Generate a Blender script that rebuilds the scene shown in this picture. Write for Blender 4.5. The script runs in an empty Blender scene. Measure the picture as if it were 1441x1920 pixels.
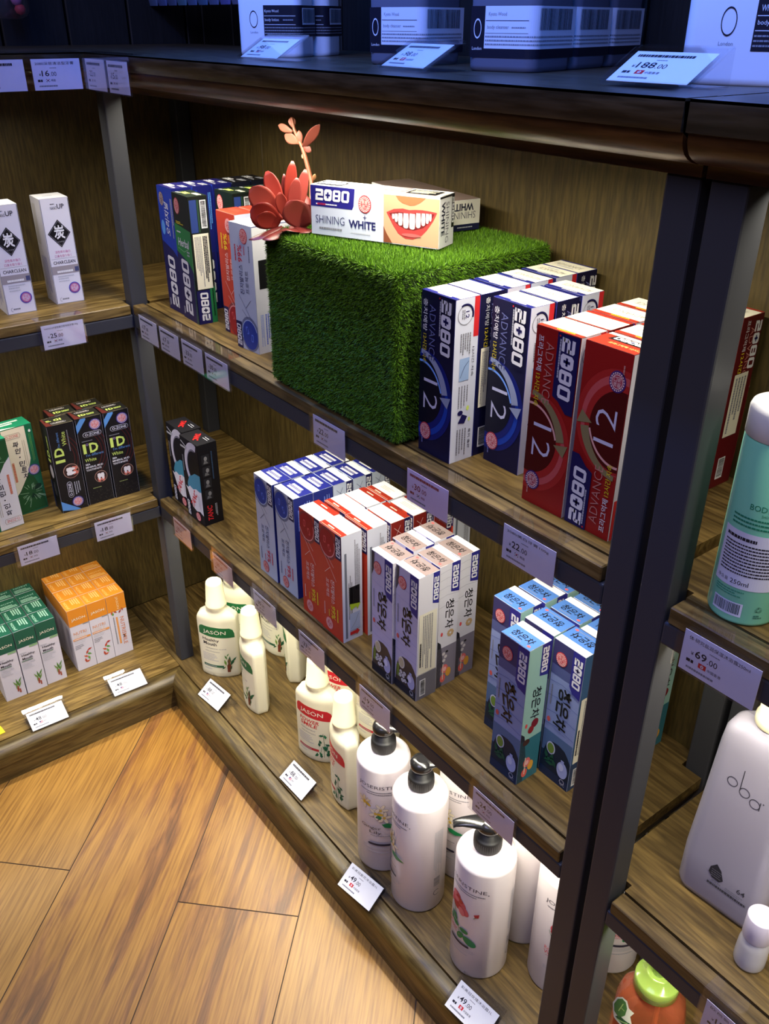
import bpy, bmesh, math, random
from mathutils import Vector, Matrix
from math import sin, cos, pi, radians
C = bpy.context.scene.collection
RND = random.Random(5)
# ------------------------------------------------------------------ camera, light, exposure
Z1, Z2, Z3, ZT, ZR1, ZR2 = .8828, .4901, .0760, 1.2833, .8813, .4860   # shelf top heights
D, X1, X2, S = .26, 1.08, 1.1184, .0303                                # depth, post positions, post width
BT = .0174                                                             # board thickness
sc = bpy.context.scene
cd = bpy.data.cameras.new('camera'); cam = bpy.data.objects.new('camera', cd); C.objects.link(cam)
cd.sensor_fit = 'VERTICAL'; cd.sensor_height = 24.0; cd.lens = 1641.3143 * 24.0 / 1920.0
cd.clip_start = .02; cd.clip_end = 50
RT = Vector((0.60721663, 0.79453014, 0.00313343)); DN = Vector((0.39154486, -0.29580041, -0.87131782)); FW = Vector((-0.6913614, 0.53030555, -0.49070912))
M = Matrix((( RT.x, -DN.x, -FW.x, 1.4976), (RT.y, -DN.y, -FW.y, -.57997), (RT.z, -DN.z, -FW.z, 1.32806), (0, 0, 0, 1)))
cam.matrix_world = M
sc.camera = cam
vs = sc.view_settings
sc.display_settings.display_device = 'sRGB'
vs.view_transform = 'Standard'; vs.look = 'None'; vs.gamma = 1.0; vs.use_curve_mapping = False; vs.exposure = 0.0
w = bpy.data.worlds.new('world'); sc.world = w; w.use_nodes = True
w.node_tree.nodes['Background'].inputs[0].default_value = (.55, .55, .9, 1)
w.node_tree.nodes['Background'].inputs[1].default_value = .022

def area(name, loc, target, sx, sy, power, col, spread=180):
    l = bpy.data.lights.new(name, 'AREA'); l.shape = 'RECTANGLE'; l.size = sx; l.size_y = sy
    l.energy = power; l.color = col; l.spread = radians(spread)
    o = bpy.data.objects.new(name, l); C.objects.link(o); o.location = loc
    d = Vector(target) - Vector(loc)
    q = d.to_track_quat('-Z', 'Y')
    o.rotation_euler = q.to_euler(); return o

def strip(name, loc, length, along, power, col=(1, .93, .76), tilt=(0, .12, -1)):
    """an LED strip under a shelf, tilted a little towards the back"""
    l = bpy.data.lights.new(name, 'AREA'); l.shape = 'RECTANGLE'; l.size = length; l.size_y = .012
    l.energy = power; l.color = col; l.spread = radians(142)
    o = bpy.data.objects.new(name, l); C.objects.link(o); o.location = loc
    t = Vector(tilt)
    if along == 'X': zax = -t.normalized(); xax = Vector((1, 0, 0))
    else: zax = -Vector((-t.y, 0, t.z)).normalized(); xax = Vector((0, 1, 0))
    yax = zax.cross(xax)
    o.matrix_world = Matrix(((xax.x, yax.x, zax.x, loc[0]), (xax.y, yax.y, zax.y, loc[1]), (xax.z, yax.z, zax.z, loc[2]), (0, 0, 0, 1)))
    return o

PS = 3.0
strip('strip_top_right', (.55, .040, ZT - .053), 1.04, 'X', PS * 1.6)
strip('strip_upper_right', (.55, .040, Z1 - BT - .006), 1.04, 'X', PS)
strip('strip_middle_right', (.55, .040, Z2 - BT - .006), 1.04, 'X', PS * 1.35)
strip('strip_top_left', (-.040, -.45, ZT - .053), .80, 'Y', PS * .55)
strip('strip_upper_left', (-.040, -.45, Z1 - BT - .006), .80, 'Y', PS * .55)
strip('strip_middle_left', (-.040, -.45, Z2 - BT - .006), .80, 'Y', PS * .75)
strip('strip_top_side', (1.62, .034, ZT - .053), .92, 'X', PS * .8)
strip('strip_upper_side', (1.62, .034, ZR1 - BT - .006), .92, 'X', PS * 1.0)
strip('strip_middle_side', (1.62, .034, ZR2 - BT - .006), .92, 'X', PS * 1.1)
area('aisle_ceiling_panel', (1.3, -1.4, 2.7), (.5, 0, .6), 1.2, 1.2, 30, (.58, .57, 1.0))
strip('added_blue_light', (.72, -.10, 1.66), 1.3, 'X', 6.5, (.05, .22, 1.0), (0, .42, -1))  # unseen light added in mid-air to turn the top board bottles blue
def spot(name, loc, tgt, power, col, ang, blend):
    l = bpy.data.lights.new(name, 'SPOT'); l.energy = power; l.color = col; l.spot_size = radians(ang); l.spot_blend = blend; l.shadow_soft_size = .05
    o = bpy.data.objects.new(name, l); C.objects.link(o); o.location = loc
    o.rotation_euler = (Vector(tgt) - Vector(loc)).to_track_quat('-Z', 'Y').to_euler(); return o
spot('ceiling_spot', (.95, -.95, 2.7), (.62, -.28, 0), 42, (1, .95, .72), 30, .9)
spot('ceiling_spot_left', (.9, -1.0, 2.7), (.25, -.4, 0), 19, (1, .92, .62), 34, .9)

# ------------------------------------------------------------------ materials
def lin(c): 
    c = c / 255.0
    return c / 12.92 if c <= .04045 else ((c + .055) / 1.055) ** 2.4
def rgb(t): return (lin(t[0]), lin(t[1]), lin(t[2]), 1)
MATS = {}
def mat(col, rough=.4, metal=0.0, spec=.5, coat=0.0, name=None):
    k = (col, rough, metal, spec, coat)
    if k in MATS: return MATS[k]
    m = bpy.data.materials.new(name or 'paint'); m.use_nodes = True
    b = m.node_tree.nodes['Principled BSDF']
    b.inputs['Base Color'].default_value = rgb(col); b.inputs['Roughness'].default_value = rough
    b.inputs['Metallic'].default_value = metal; b.inputs['Specular IOR Level'].default_value = spec
    b.inputs['Coat Weight'].default_value = coat
    MATS[k] = m; return m
def nodes(m): return m.node_tree.nodes, m.node_tree.links
def wood(name, c0, c1, c2, axis, rough=.45, scale=1.0, fine=1.0, rand=True, bump=.0006):
    """grain running along axis, from object coordinates"""
    m = bpy.data.materials.new(name); m.use_nodes = True; n, l = nodes(m); b = n['Principled BSDF']
    tc = n.new('ShaderNodeTexCoord'); mp = n.new('ShaderNodeMapping'); oi = n.new('ShaderNodeObjectInfo')
    l.new(tc.outputs['Object'], mp.inputs['Vector'])
    s = [9 * scale, 9 * scale, 9 * scale]; s['XYZ'.index(axis)] = .9 * scale
    mp.inputs['Scale'].default_value = s
    ad = n.new('ShaderNodeVectorMath'); ad.operation = 'MULTIPLY_ADD'
    l.new(oi.outputs['Random'], ad.inputs[0]); ad.inputs[1].default_value = (7.3, 5.1, 9.7)
    l.new(mp.outputs[0], ad.inputs[2])
    n1 = n.new('ShaderNodeTexNoise'); n1.inputs['Scale'].default_value = 1.6; n1.inputs['Detail'].default_value = 2; n1.inputs['Distortion'].default_value = .6
    l.new(ad.outputs[0], n1.inputs['Vector'])
    mu = n.new('ShaderNodeMath'); mu.operation = 'MULTIPLY'; mu.inputs[1].default_value = 9.0 * fine; l.new(n1.outputs[0], mu.inputs[0])
    sn = n.new('ShaderNodeMath'); sn.operation = 'FRACT'; l.new(mu.outputs[0], sn.inputs[0])
    n2 = n.new('ShaderNodeTexNoise'); n2.inputs['Scale'].default_value = 22; n2.inputs['Detail'].default_value = 4
    l.new(ad.outputs[0], n2.inputs['Vector'])
    r1 = n.new('ShaderNodeValToRGB'); e = r1.color_ramp.elements
    e[0].position = 0; e[0].color = rgb(c0); e[1].position = .85; e[1].color = rgb(c1)
    x = r1.color_ramp.elements.new(1.0); x.color = rgb(c0)
    l.new(sn.outputs[0], r1.inputs[0])
    r2 = n.new('ShaderNodeValToRGB'); e = r2.color_ramp.elements; e[0].position = .38; e[0].color = rgb(c2); e[1].position = .62; e[1].color = (1, 1, 1, 1)
    l.new(n2.outputs[0], r2.inputs[0])
    mx = n.new('ShaderNodeMix'); mx.data_type = 'RGBA'; mx.blend_type = 'MULTIPLY'; mx.inputs[0].default_value = .75
    l.new(r1.outputs[0], mx.inputs[6]); l.new(r2.outputs[0], mx.inputs[7]); l.new(mx.outputs[2], b.inputs['Base Color'])
    bp = n.new('ShaderNodeBump'); bp.inputs['Distance'].default_value = bump; bp.inputs['Strength'].default_value = .5
    l.new(n2.outputs[0], bp.inputs['Height']); l.new(bp.outputs[0], b.inputs['Normal'])
    b.inputs['Roughness'].default_value = rough
    return m
W_X = wood('shelf_wood_x', (88, 70, 34), (116, 94, 50), (150, 138, 110), 'X')
W_Y = wood('shelf_wood_y', (108, 86, 40), (140, 114, 60), (150, 138, 110), 'Y')
W_TX = wood('top_wood_x', (62, 54, 40), (76, 67, 50), (150, 140, 120), 'X', .35)
W_CX = wood('cornice_wood_x', (74, 46, 18), (90, 58, 24), (160, 140, 120), 'X', .38)
W_CY = wood('cornice_wood_y', (74, 46, 18), (90, 58, 24), (160, 140, 120), 'Y', .38)
W_TY = wood('top_wood_y', (62, 54, 40), (76, 67, 50), (150, 140, 120), 'Y', .35)
W_BK = wood('panel_wood', (76, 63, 28), (86, 71, 33), (170, 160, 140), 'Z', .55, 1.4)
W_PX = wood('plinth_wood_x', (84, 68, 32), (106, 88, 45), (150, 138, 112), 'X', .40)
W_PY = wood('plinth_wood_y', (84, 68, 32), (106, 88, 45), (150, 138, 112), 'Y', .40)
STEEL = mat((58, 59, 63), .48, .12, .3)
BLACKW = wood('black_plank', (14, 13, 14), (20, 19, 20), (150, 150, 150), 'Z', .6)
DARK = mat((12, 11, 11), .7)

def clear(name, tint=(1, 1, 1), ior=1.45, rough=.03, mix=.08):
    """clear acrylic: mostly see-through with a fresnel gloss"""
    m = bpy.data.materials.new(name); m.use_nodes = True; n, l = nodes(m)
    n.remove(n['Principled BSDF']); o = n['Material Output']
    t = n.new('ShaderNodeBsdfTransparent'); t.inputs[0].default_value = (*tint, 1)
    g = n.new('ShaderNodeBsdfGlossy'); g.inputs['Roughness'].default_value = rough
    f = n.new('ShaderNodeLayerWeight'); q = n.new('ShaderNodeMath'); q.operation = 'POWER'; q.inputs[1].default_value = 4.0; l.new(f.outputs['Facing'], q.inputs[0])
    a = n.new('ShaderNodeMath'); a.operation = 'MULTIPLY_ADD'; a.inputs[1].default_value = .7; a.inputs[2].default_value = mix; a.use_clamp = True
    l.new(q.outputs[0], a.inputs[0])
    x = n.new('ShaderNodeMixShader'); l.new(a.outputs[0], x.inputs[0]); l.new(t.outputs[0], x.inputs[1]); l.new(g.outputs[0], x.inputs[2])
    l.new(x.outputs[0], o.inputs[0]); return m
ACRYLIC = clear('acrylic', (.97, .97, .98), 1.45, .05, .035)

# ------------------------------------------------------------------ mesh builder
class MB:
    def __init__(s): s.v = []; s.f = []; s.m = []; s.mi = []; s.sm = []
    def mid(s, m):
        if m not in s.m: s.m.append(m)
        return s.m.index(m)
    def face(s, pts, m, smooth=False):
        i = len(s.v); s.v += [tuple(p) for p in pts]; s.f.append(tuple(range(i, i + len(pts)))); s.mi.append(s.mid(m)); s.sm.append(smooth)
    def raw(s, verts, faces, m, smooth=False):
        i = len(s.v); s.v += [tuple(p) for p in verts]; k = s.mid(m)
        for f in faces: s.f.append(tuple(i + q for q in f)); s.mi.append(k); s.sm.append(smooth)
    def box(s, a, b, m, bev=0.0, seg=1):
        bm = bmesh.new(); bmesh.ops.create_cube(bm, size=1)
        for v in bm.verts: v.co = Vector([a[i] + (b[i] - a[i]) * (v.co[i] + .5) for i in range(3)])
        if bev: bmesh.ops.bevel(bm, geom=bm.edges[:], offset=bev, segments=seg, affect='EDGES', profile=.5)
        bm.verts.index_update(); s.raw([v.co[:] for v in bm.verts], [[v.index for v in f.verts] for f in bm.faces], m); bm.free()
    def rings(s, rs, m, smooth=True, cap0=True, cap1=True):
        n = len(rs[0]); vv = [p for r in rs for p in r]; ff = []
        for j in range(len(rs) - 1):
            for i in range(n): ff.append((j * n + i, j * n + (i + 1) % n, (j + 1) * n + (i + 1) % n, (j + 1) * n + i))
        s.raw(vv, ff, m, smooth)
        if cap0: s.face(rs[0][::-1], m)
        if cap1: s.face(rs[-1], m)
    def lathe(s, prof, m, n=32, c=(0, 0), smooth=True, cap0=True, cap1=True):
        rs = [[(c[0] + r * cos(2 * pi * i / n), c[1] + r * sin(2 * pi * i / n), z) for i in range(n)] for r, z in prof]
        s.rings(rs, m, smooth, cap0, cap1)
    def tube(s, pts, rad, m, n=8, smooth=True):
        P = [Vector(p) for p in pts]; rs = []; up = None
        for i, p in enumerate(P):
            t = (P[min(i + 1, len(P) - 1)] - P[max(i - 1, 0)]).normalized()
            if up is None: up = t.orthogonal().normalized()
            up = (up - t * up.dot(t)).normalized(); sd = t.cross(up)
            r = rad[i] if isinstance(rad, (list, tuple)) else rad
            rs.append([tuple(p + up * (r * cos(2 * pi * k / n)) + sd * (r * sin(2 * pi * k / n))) for k in range(n)])
        s.rings(rs, m, smooth)
    def mesh(s, name):
        me = bpy.data.meshes.new(name); me.from_pydata(s.v, [], s.f)
        for m in s.m: me.materials.append(m)
        me.polygons.foreach_set('material_index', s.mi); me.polygons.foreach_set('use_smooth', s.sm)
        me.update(); return me
    def build(s, name, parent=None, loc=None, rz=0, split=True):
        me = s.mesh(name)
        return put(name, me, parent, loc, rz)
def put(name, me, parent=None, loc=None, rz=0):
    o = bpy.data.objects.new(name, me); C.objects.link(o)
    if parent: o.parent = parent
    if loc is not None: o.location = loc
    o.rotation_euler = (0, 0, rz); return o
def tag(o, label, cat, group=None, kind=None):
    if kind: o['kind'] = kind
    if label: o['label'] = label
    if cat: o['category'] = cat
    if group: o['group'] = group
    return o
def empty(name, loc, rz=0):
    o = bpy.data.objects.new(name, None); C.objects.link(o); o.location = loc; o.rotation_euler = (0, 0, rz); o.empty_display_size = .02; return o
def weld(me, d=1e-5):
    bm = bmesh.new(); bm.from_mesh(me); bmesh.ops.remove_doubles(bm, verts=bm.verts, dist=d); bmesh.ops.recalc_face_normals(bm, faces=bm.faces); bm.to_mesh(me); bm.free(); return me

# ------------------------------------------------------------------ printing on surfaces
TXT = {}
def glyphs(s, bold):
    k = (s, bold)
    if k in TXT: return TXT[k]
    cu = bpy.data.curves.new('t', 'FONT'); cu.body = s; cu.size = 1; cu.resolution_u = 2; cu.offset = bold
    ob = bpy.data.objects.new('t', cu)
    me = ob.to_mesh()
    vs_ = [(v.co.x, v.co.y) for v in me.vertices]; fs = [tuple(p.vertices) for p in me.polygons]
    ob.to_mesh_clear(); bpy.data.objects.remove(ob); bpy.data.curves.remove(cu)
    if not vs_: vs_ = [(0, 0), (1, 0), (1, 1)]; fs = []
    x0 = min(v[0] for v in vs_); x1 = max(v[0] for v in vs_); y0 = min(v[1] for v in vs_); y1 = max(v[1] for v in vs_)
    W = max(x1 - x0, 1e-6); H = max(y1 - y0, 1e-6)
    TXT[k] = ([((x - x0) / W - .5, (y - y0) / H - .5) for x, y in vs_], fs, W / H); return TXT[k]
def clip(poly, x0, y0, x1, y1):
    for ax, val, sg in ((0, x0, 1), (0, x1, -1), (1, y0, 1), (1, y1, -1)):
        out = []
        for i in range(len(poly)):
            a, b = poly[i - 1], poly[i]; ia = sg * (a[ax] - val) >= 0; ib = sg * (b[ax] - val) >= 0
            if ia != ib:
                t = (val - a[ax]) / (b[ax] - a[ax]); out.append((a[0] + t * (b[0] - a[0]), a[1] + t * (b[1] - a[1])))
            if ib: out.append(b)
        poly = out
        if not poly: return []
    return poly
LIFT = .00022
class Ink:
    """2-D drawing in millimetres on a surface patch; fn(u, v, lift) gives the 3-D point"""
    def __init__(s, mb, fn, w, h, base=1, flip=False, curved=0):
        s.mb, s.fn, s.w, s.h, s.L, s.flip, s.curved = mb, fn, w, h, base, flip, curved
    def P(s, u, v, L):
        if s.flip: u, v = s.w - u, s.h - v
        return s.fn(u * .001, v * .001, LIFT * L)
    def poly(s, pts, m, clipit=True):
        if clipit: pts = clip(pts, .15, .15, s.w - .15, s.h - .15)
        if len(pts) < 3: return s
        if not s.curved: s.mb.face([s.P(u, v, s.L) for u, v in pts], m); return s
        bm = bmesh.new(); vv = [bm.verts.new((u, v, 0)) for u, v in pts]; bm.faces.new(vv)
        u0 = min(p[0] for p in pts); u1 = max(p[0] for p in pts); k = math.ceil(u0 / s.curved) * s.curved
        while k < u1 - 1e-6:
            bmesh.ops.bisect_plane(bm, geom=bm.verts[:] + bm.edges[:] + bm.faces[:], plane_co=(k, 0, 0), plane_no=(1, 0, 0)); k += s.curved
        bm.verts.index_update()
        s.mb.raw([s.P(v.co.x, v.co.y, s.L) for v in bm.verts], [[v.index for v in f.verts] for f in bm.faces], m); bm.free(); return s
    def up(s, n=1): s.L += n; return s
    def rect(s, u0, v0, u1, v1, m): return s.poly([(u0, v0), (u1, v0), (u1, v1), (u0, v1)], m)
    def fill(s, m): return s.rect(0, 0, s.w, s.h, m)
    def ell(s, u, v, rx, ry, m, n=24, a0=0, a1=360): 
        return s.poly([(u + rx * cos(radians(a0 + (a1 - a0) * i / n)), v + ry * sin(radians(a0 + (a1 - a0) * i / n))) for i in range(n + (a1 - a0 < 360))], m)
    def arc(s, u, v, r0, r1, a0, a1, m, n=18, ey=1.0, taper=None):
        """band from angle a0 to a1; taper(t) scales the thickness"""
        for i in range(n):
            q = []
            for t in (i / n, (i + 1) / n):
                a = radians(a0 + (a1 - a0) * t); th = (r1 - r0) * (taper(t) if taper else 1); mid = (r0 + r1) / 2
                q.append(((u + (mid - th / 2) * cos(a), v + (mid - th / 2) * sin(a) * ey), (u + (mid + th / 2) * cos(a), v + (mid + th / 2) * sin(a) * ey)))
            s.poly([q[0][0], q[0][1], q[1][1], q[1][0]], m)
        return s
    def line(s, pts, wd, m):
        for (a, b), (c, d) in zip(pts, pts[1:]):
            L = math.hypot(c - a, d - b) or 1; nx, ny = -(d - b) / L * wd / 2, (c - a) / L * wd / 2
            s.poly([(a + nx, b + ny), (a - nx, b - ny), (c - nx, d - ny), (c + nx, d + ny)], m)
        return s
    def xf(s, x, y, u, v, rot, sh=0):
        x += sh * y; a = radians(rot); return (u + x * cos(a) - y * sin(a), v + x * sin(a) + y * cos(a))
    def text(s, t, u, v, wd, ht, m, rot=0, bold=0.0, sh=0):
        """text centred on (u, v), wd x ht millimetres before it is turned; wd None keeps the letters' own width"""
        vv, ff, asp = glyphs(t, bold)
        if wd is None: wd = ht * asp
        pts = [s.xf(x * wd, y * ht, u, v, rot, sh) for x, y in vv]
        s.mb.raw([s.P(p[0], p[1], s.L) for p in pts], ff, m); return s
    def logo(s, u, v, wd, ht, m, rot=0, sh=.08, plus=None):
        """the block-digit number 2080 with a cross inside the first 0"""
        k = wd / 4.0
        def r(i, x0, y0, x1, y1, mm=m):
            s.poly([s.xf((i + x0) * k - wd / 2, (y0 - .5) * ht, u, v, rot, sh), s.xf((i + x1) * k - wd / 2, (y0 - .5) * ht, u, v, rot, sh),
                    s.xf((i + x1) * k - wd / 2, (y1 - .5) * ht, u, v, rot, sh), s.xf((i + x0) * k - wd / 2, (y1 - .5) * ht, u, v, rot, sh)], mm)
        a, b, t = .06, .94, .25
        def o(i, pts): s.poly([s.xf((i + x) * k - wd / 2, (y - .5) * ht, u, v, rot, sh) for x, y in pts], m)
        o(0, [(a, .76), (b - .12, .76), (b - .12 + .12, .76), (b, .9), (b - .12, 1), (a, 1)]); r(0, b - t, .5, b, .78)
        o(0, [(a + .12, .4), (b, .4), (b, .62), (a + .12, .62), (a, .5)]); r(0, a, .1, a + t, .48); o(0, [(a, 0), (b, 0), (b, .22), (a, .22)])
        o(1, [(a, .14), (a + .16, 0), (b - .16, 0), (b, .14), (b, .86), (b - .16, 1), (a + .16, 1), (a, .86)])
        for i in (2, 3):
            o(i, [(a, .12), (a + .14, 0), (a + t, 0), (a + t, 1), (a + .14, 1), (a, .88)]); o(i, [(b, .12), (b - .14, 0), (b - t, 0), (b - t, 1), (b - .14, 1), (b, .88)])
            r(i, a + t - .01, .8, b - t + .01, 1); r(i, a + t - .01, 0, b - t + .01, .2)
        r(2, a + t, .41, b - t, .59)
        plus = plus or NAVY
        s.up(); r(1, .41, .24, .59, .76, plus); r(1, .24, .42, .76, .58, plus); s.up(-1)
        return s
    def lines(s, u0, v0, u1, v1, n, m, rot=False, fillf=.55, gap=.8, rag=.4):
        """rows of print too small to read: broken dashes"""
        R = random.Random(int(u0 * 31 + v0 * 17 + n))
        if not rot:
            st = (v1 - v0) / n
            for i in range(n):
                y = v1 - st * (i + .5); x = u0; e = u1 - R.random() * rag * (u1 - u0)
                while x < e:
                    d = min(R.uniform(1.2, 4.0) * gap, u1 - x); s.rect(x, y - st * fillf / 2, x + d, y + st * fillf / 2, m); x += d + .5 * gap
        else:
            st = (u1 - u0) / n
            for i in range(n):
                x = u0 + st * (i + .5); y = v1; e = v0 + R.random() * rag * (v1 - v0)
                while y > e:
                    d = min(R.uniform(1.2, 4.0) * gap, y - v0); s.rect(x - st * fillf / 2, y - d, x + st * fillf / 2, y, m); y -= d + .5 * gap
        return s
    def barcode(s, u0, v0, u1, v1, m, bg=None, rot=False):
        if bg: s.rect(u0 - 1.2, v0 - 2.2, u1 + 1.2, v1 + 1, bg); s.up()
        R = random.Random(3); a, b = (v0, v1) if rot else (u0, u1); x = a
        while x < b - .3:
            d = min(R.choice((.3, .3, .5, .7)), b - x)
            if rot: s.rect(u0, x, u1, x + d, m)
            else: s.rect(x, v0, x + d, v1, m)
            x += d + R.choice((.3, .4, .6))
        if bg: s.up(-1)
        return s
    def seal(s, u, v, rx, ry=None, col=None, rim=None, ink=None, rot=0):
        """round import seal: ring and four characters"""
        wide = rim is not None; ry = ry or rx; col = col or SEAL; rim = rim or SEALR; ink = ink or SEALW
        s.ell(u, v, rx, ry, rim); s.up(); s.ell(u, v, rx * (.70 if wide else .93), ry * (.70 if wide else .93), col); s.up()
        s.arc(u, v, rx * .60, rx * .66, 0, 360, ink, 24, ry / rx)
        for a in range(0, 360, 18):
            s.arc(u, v, rx * .74, rx * .86, a, a + 11, ink, 1, ry / rx)
        for t, x, y in (('原', -.23, .24), ('装', .23, .24), ('进', -.23, -.24), ('口', .23, -.24)):
            p = s.xf(x * rx, y * ry, u, v, rot); s.text(t, p[0], p[1], rx * .40, ry * .42, ink, rot)
        s.up(-2); return s
def faces(mb, w, d, h):
    """the five printable faces of a carton standing on the origin; sizes in metres"""
    W, Dp, H = w * 1000, d * 1000, h * 1000
    return dict(F=Ink(mb, lambda u, v, o: (u - w / 2, -d / 2 - o, v), W, H), B=Ink(mb, lambda u, v, o: (w / 2 - u, d / 2 + o, v), W, H),
                R=Ink(mb, lambda u, v, o: (w / 2 + o, u - d / 2, v), Dp, H), L=Ink(mb, lambda u, v, o: (-w / 2 - o, d / 2 - u, v), Dp, H),
                T=Ink(mb, lambda u, v, o: (u - w / 2, v - d / 2, h + o), W, Dp))
# ------------------------------------------------------------------ inks
def ink(*c): return mat(c, .42, 0, .28)
def foil(*c): return mat(c, .25, .6, .5)
WH = ink(226, 226, 228); CREAM = ink(226, 220, 198); NAVY = ink(26, 24, 80); BLUE = ink(22, 26, 100); BLUEB = ink(30, 60, 168); BLK = ink(22, 21, 24); GREY = ink(128, 128, 136)
LGREY = ink(180, 182, 190); RED = ink(200, 40, 44); DRED = ink(150, 32, 30); MRED = ink(146, 40, 26); DKRED = ink(92, 16, 20); SEAL = ink(206, 70, 72); SEALR = ink(190, 60, 70); SEALW = ink(242, 214, 208)
YEL = ink(220, 200, 40); GRN = ink(40, 130, 62); DGRN = ink(18, 74, 48); LIME = ink(206, 226, 110); ORG = ink(222, 140, 40); SKY = ink(90, 150, 222); TXTK = ink(40, 38, 46); SIL = foil(170, 172, 180); GOLD = ink(176, 150, 60); PINK = ink(214, 120, 160)
CARDW = ink(232, 230, 228)
CART = {}
def carton(key, name, w, d, h, base, design, edge=.0005):
    """one carton: body with its printing, plus stuck-on parts; returns (name, body mesh, [(part, mesh, label)])"""
    if key in CART: return CART[key]
    mb = MB(); mb.box((-w / 2, -d / 2, 0), (w / 2, d / 2, h), base, edge)
    parts = {}
    def part(n): parts.setdefault(n, MB()); return faces(parts[n], w, d, h)
    design(faces(mb, w, d, h), part)
    CART[key] = (name, mb.mesh(name), [(n, p.mesh(n)) for n, p in parts.items()]); return CART[key]
LABELS = []
def place(ct, x, y, z, rz, label, cat, group=None, tilt=0):
    name, me, parts = ct
    o = put(name, me, None, (x, y, z), radians(rz)); tag(o, label, cat, group)
    if tilt: o.rotation_euler[1] = radians(tilt)
    for n, pm in parts:
        c = put(n, pm, o)
        if n in ('import_seal', 'ingredient_sticker'): c['label'] = {'import_seal': 'round red import seal sticker', 'ingredient_sticker': 'pale sticker of printed ingredients'}[n]
    LABELS.append(label); return o
CTN = 'toothpaste_box'

# --- S1 left: blue and green cartons
def d_orig(col, bright, blk=False):
    def f(F, P):
        a = F['F']; a.fill(col); a.up(); a.poly([(0, 207), (0, 100), (20, 88), (40, 60), (57, 70), (57, 207)], bright); a.up(); a.poly([(0, 0), (57, 0), (57, 96), (40, 106), (0, 118)], NAVY); a.up()
        a.logo(28, 52, 88, 25, WH, 90); a.text('오리지널', 30, 156, 52, 15, WH, 90, .01, .2); a.lines(46, 122, 54, 190, 2, LGREY, True); a.ell(12, 140, 7, 12, SKY); a.lines(4, 4, 10, 20, 2, LGREY, True)
        P('import_seal')['F'].seal(14, 186, 9, 12)
        r = F['R']; r.fill(col); r.up(); r.rect(4, 108, 8, 200, bright); r.text('ORIGINAL', 16, 150, 46, 6, WH, 90); r.lines(26, 120, 32, 195, 2, SKY, True); r.rect(4, 4, 30, 98, NAVY); r.up(); r.logo(18, 50, 76, 18, WH, 90)
        t = F['T']; t.fill(NAVY if not blk else BLK); t.up(); t.logo(18, 14, 22, 12, WH, 0); t.logo(42, 26, 22, 9, LGREY, 0); t.lines(30, 6, 54, 12, 2, LGREY)
    return f
ORIG = carton('orig', CTN, .057, .0345, .206, ink(30, 36, 140), d_orig(BLUE, BLUEB))
ORIGK = carton('origk', CTN, .057, .0345, .206, ink(24, 24, 30), d_orig(ink(24, 26, 40), ink(30, 40, 70), True))
def d_herb(F, P):
    a = F['F']; a.fill(ink(16, 26, 20)); a.up(); a.poly([(0, 100), (60, 76), (60, 150), (0, 156)], GRN); a.up(); a.poly([(0, 0), (60, 0), (60, 84), (44, 98), (0, 112)], NAVY); a.poly([(52, 0), (60, 0), (60, 130), (57, 100)], ink(96, 160, 100)); a.up()
    a.logo(27, 56, 92, 27, WH, 90); a.text('Herbal', 30, 128, 40, 13, WH, 0, .012, .1); a.lines(8, 142, 26, 146, 1, WH); a.lines(8, 156, 36, 161, 2, YEL); a.lines(40, 108, 50, 118, 2, LGREY); a.lines(4, 4, 10, 20, 2, LGREY, True)
    a.up(); a.line([(8, 118), (30, 114), (50, 122)], .8, ink(150, 200, 150))
    P('import_seal')['F'].seal(16, 184, 10, 13)
    r = F['R']; r.fill(ink(16, 22, 18)); r.up(); r.rect(2, 148, 14, 198, ink(40, 60, 120)); r.rect(15, 148, 17.5, 198, ink(40, 70, 50)); r.barcode(21, 156, 29, 196, BLK, WH, True)
    r.rect(0, 0, 24, 56, NAVY); r.rect(24, 0, 34, 60, ink(30, 110, 60)); r.lines(27, 6, 31, 56, 1, ink(120, 180, 120), True); r.up(); r.logo(13, 29, 48, 14, WH, 90)
    q = P('ingredient_sticker')['R']; q.up(3); q.rect(3, 58, 30, 146, CREAM); q.up(); q.lines(5, 62, 17, 142, 5, GREY, True); q.lines(19, 62, 27, 142, 3, TXTK, True, .8)
    t = F['T']; t.fill(ink(20, 30, 22)); t.up(); t.logo(22, 14, 20, 9, LIME, 0); t.logo(42, 24, 22, 8, CREAM, 0); t.lines(4, 4, 20, 10, 2, LGREY)
HERB = carton('herb', CTN, .060, .0335, .203, ink(18, 26, 20), d_herb)

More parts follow.
